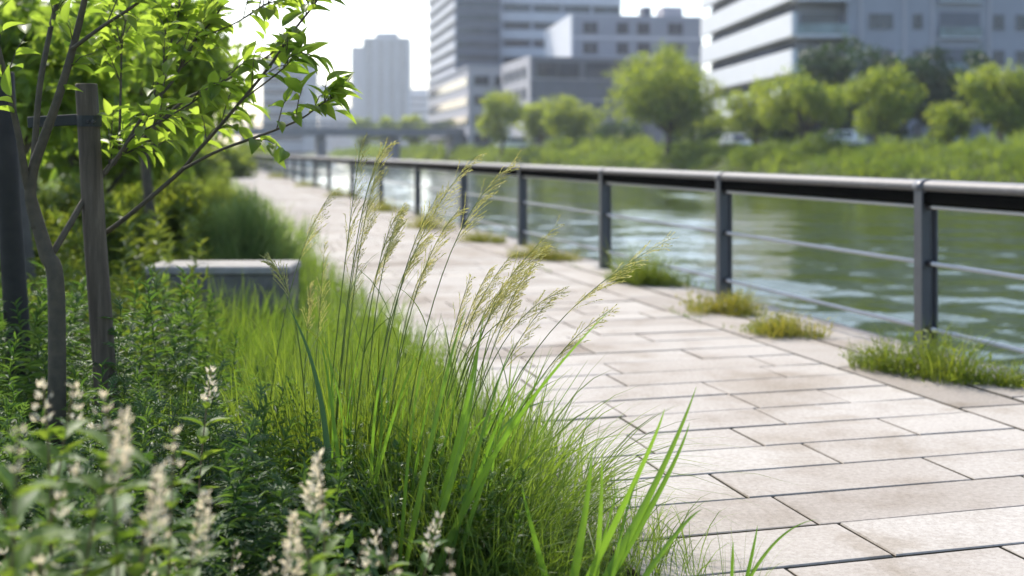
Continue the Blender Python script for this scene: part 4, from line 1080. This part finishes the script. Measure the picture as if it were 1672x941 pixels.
# ------------------------------------------------------------------ vehicles beyond the bank
def car_mesh(L_, W_, H_, van=False):
    hb = H_ * .55
    prof = [(-.5, .28), (-.49, .5), (-.30, .56), (-.18, .96), (-.10, 1.), (.22, 1.), (.36, .62), (.49, .58), (.5, .28)] if not van else \
           [(-.5, .22), (-.495, .46), (-.40, .52), (-.31, .96), (-.26, 1.), (.48, 1.), (.5, .9), (.5, .22)]
    mb = MB(); n = len(prof); V = []
    for s_ in (-1, 1):
        for x, z in prof: V.append((x * L_, s_ * W_ / 2 * (1 if z < .7 else .86), z * H_))
    Q = [(i, i + 1, n + i + 1, n + i) for i in range(n - 1)] + [(n - 1, 0, n, 2 * n - 1)]
    T = []
    for s_ in (0, n):
        for i in range(1, n - 1): T.append((s_, s_ + i, s_ + i + 1))
    mb.add(V, Q, T); return mb
def make_car(label, m_, L_, W_, H_, loc_, rz, van=False):
    t = thing('parked_van' if van else 'parked_car', loc_, label, 'van' if van else 'car', 'vehicles parked beyond the far bank', rz)
    car_mesh(L_, W_, H_, van).build('body', M[m_], t)
    for s_ in (-1, 1):
        xs = [(-.16, .0), (.02, .2)] if not van else [(-.29, -.14), (-.10, .44)]
        for a, b in xs:
            g_ = MB(); y0, y1 = s_ * (W_ / 2 * .965 + .012), s_ * (W_ / 2 * .88 + .012)
            g_.add([(a * L_, y0, H_ * .63), (b * L_, y0, H_ * .63), (b * L_ * (.95), y1, H_ * .92), (a * L_ + .12, y1, H_ * .92)], [(0, 1, 2, 3)])
            g_.build('side_window', M['car_glass'], t)
    g_ = MB(); a, b = ((-.30, .56), (-.18, .96)) if not van else ((-.40, .52), (-.31, .96)); e = .02
    g_.add([(a[0] * L_ - e, -W_ * .42, a[1] * H_ + .06), (a[0] * L_ - e, W_ * .42, a[1] * H_ + .06), (b[0] * L_ - e, W_ * .38, b[1] * H_ - .03), (b[0] * L_ - e, -W_ * .38, b[1] * H_ - .03)], [(0, 1, 2, 3)])
    g_.build('windscreen', M['car_glass'], t)
    for s_ in (-1, 1):
        q = MB(); q.box((-.497 * L_, s_ * W_ * .36, H_ * .42), (.05, .3, .13), bev=.02); q.build('headlight', M['lamp'], t)
        q = MB(); q.box((.497 * L_, s_ * W_ * .38, H_ * .46), (.05, .22, .16), bev=.02); q.build('tail_light', M['tail'], t)
        for x in (-.31, .31):
            q = MB(); q.tube([(x * L_, s_ * (W_ / 2 - .18), .32), (x * L_, s_ * (W_ / 2 + .01), .32)], .32, 18); wl = q.build('wheel', M['tyre'], t, True)
            q = MB(); q.tube([(x * L_, s_ * (W_ / 2 - .02), .32), (x * L_, s_ * (W_ / 2 + .02), .32)], .19, 12); q.build('rim', M['rim'], wl, True)
    return t
def road_pt(x, d): p = px(x, 0, d); p[2] = 1.62; return p
ca = math.pi / 2 + PATH_ANG
make_car('white van parked left of the group under the three round trees', 'car_white', 4.9, 1.9, 2.0, road_pt(836, 186), .06, True)
make_car('silver car in the middle of the group under the three round trees', 'car_silver', 4.4, 1.8, 1.5, road_pt(872, 190), .06)
make_car('white car right of the group under the three round trees', 'car_white', 4.4, 1.8, 1.5, road_pt(905, 188), .06)
make_car('white car glinting in the sun between the largest tree and the loose one', 'car_white', 4.3, 1.8, 1.55, road_pt(1200, 126), ca)
make_car('white car with a rounded roof showing above the bank shrubs', 'car_white', 4.5, 1.9, 1.75, road_pt(1372, 116), .1)
make_car('dark car in the shade left of the glinting white one', 'car_dark', 4.4, 1.8, 1.5, road_pt(1140, 150), .1)

# ------------------------------------------------------------------ light, air, camera
ELEV = math.radians(45); AZ = math.atan2(-.48, .877)
sv = Vector((math.sin(AZ) * math.cos(ELEV), math.cos(AZ) * math.cos(ELEV), math.sin(ELEV)))
W_ = bpy.data.worlds.new('World'); S.world = W_; W_.use_nodes = True
nt = W_.node_tree; sk = nt.nodes.new('ShaderNodeTexSky'); sk.sky_type = 'NISHITA'; sk.sun_disc = False
sk.sun_elevation = ELEV; sk.sun_rotation = AZ; sk.air_density = 1.0; sk.dust_density = 1.8; sk.ozone_density = 1.0
nt.links.new(sk.outputs[0], nt.nodes['Background'].inputs[0]); nt.nodes['Background'].inputs[1].default_value = .15
sl = bpy.data.lights.new('sun', 'SUN'); sl.energy = 2.75; sl.angle = math.radians(.55); sl.color = (1., .94, .85)
so = bpy.data.objects.new('sun', sl); COL.objects.link(so); so.rotation_euler = (-sv).to_track_quat('-Z', 'Y').to_euler(); so.location = (-30, 40, 60)

HAZE = .00026
if HAZE:
    hz = MB(); hz.box((0, 0, 58), (4600, 4600, 124)); ho = hz.build('haze', None); tag(ho, kind='stuff')
    m = bpy.data.materials.new('hazy_air'); m.use_nodes = True; N = m.node_tree.nodes; N.remove(N['Principled BSDF'])
    pvn = N.new('ShaderNodeVolumePrincipled'); pvn.inputs['Color'].default_value = (.86, .92, 1., 1); pvn.inputs['Density'].default_value = HAZE; pvn.inputs['Anisotropy'].default_value = .3
    m.node_tree.links.new(pvn.outputs[0], N['Material Output'].inputs['Volume']); ho.data.materials.append(m)

cam = bpy.data.cameras.new('camera'); co = bpy.data.objects.new('camera', cam); COL.objects.link(co)
co.location = (0, 0, EYE); co.rotation_euler = (math.pi / 2, 0, 0)
cam.sensor_width = 36; cam.lens = F / 1672 * 36; cam.shift_y = -(470.5 - HY) / 1672; cam.clip_end = 6000; cam.clip_start = .05
cam.dof.use_dof = True; cam.dof.focus_distance = 4.0; cam.dof.aperture_fstop = 1.8
S.camera = co
S.view_settings.view_transform = 'Standard'; S.view_settings.look = 'None'; S.view_settings.exposure = 1.2; S.view_settings.gamma = 1
cy = S.cycles
cy.use_denoising = True; cy.denoiser = 'OPENIMAGEDENOISE'; cy.use_adaptive_sampling = True; cy.adaptive_threshold = .012
cy.max_bounces = 7; cy.diffuse_bounces = 3; cy.glossy_bounces = 3; cy.transmission_bounces = 4; cy.transparent_max_bounces = 6; cy.volume_bounces = 0
cy.sample_clamp_indirect = 6; cy.caustics_reflective = False; cy.caustics_refractive = False
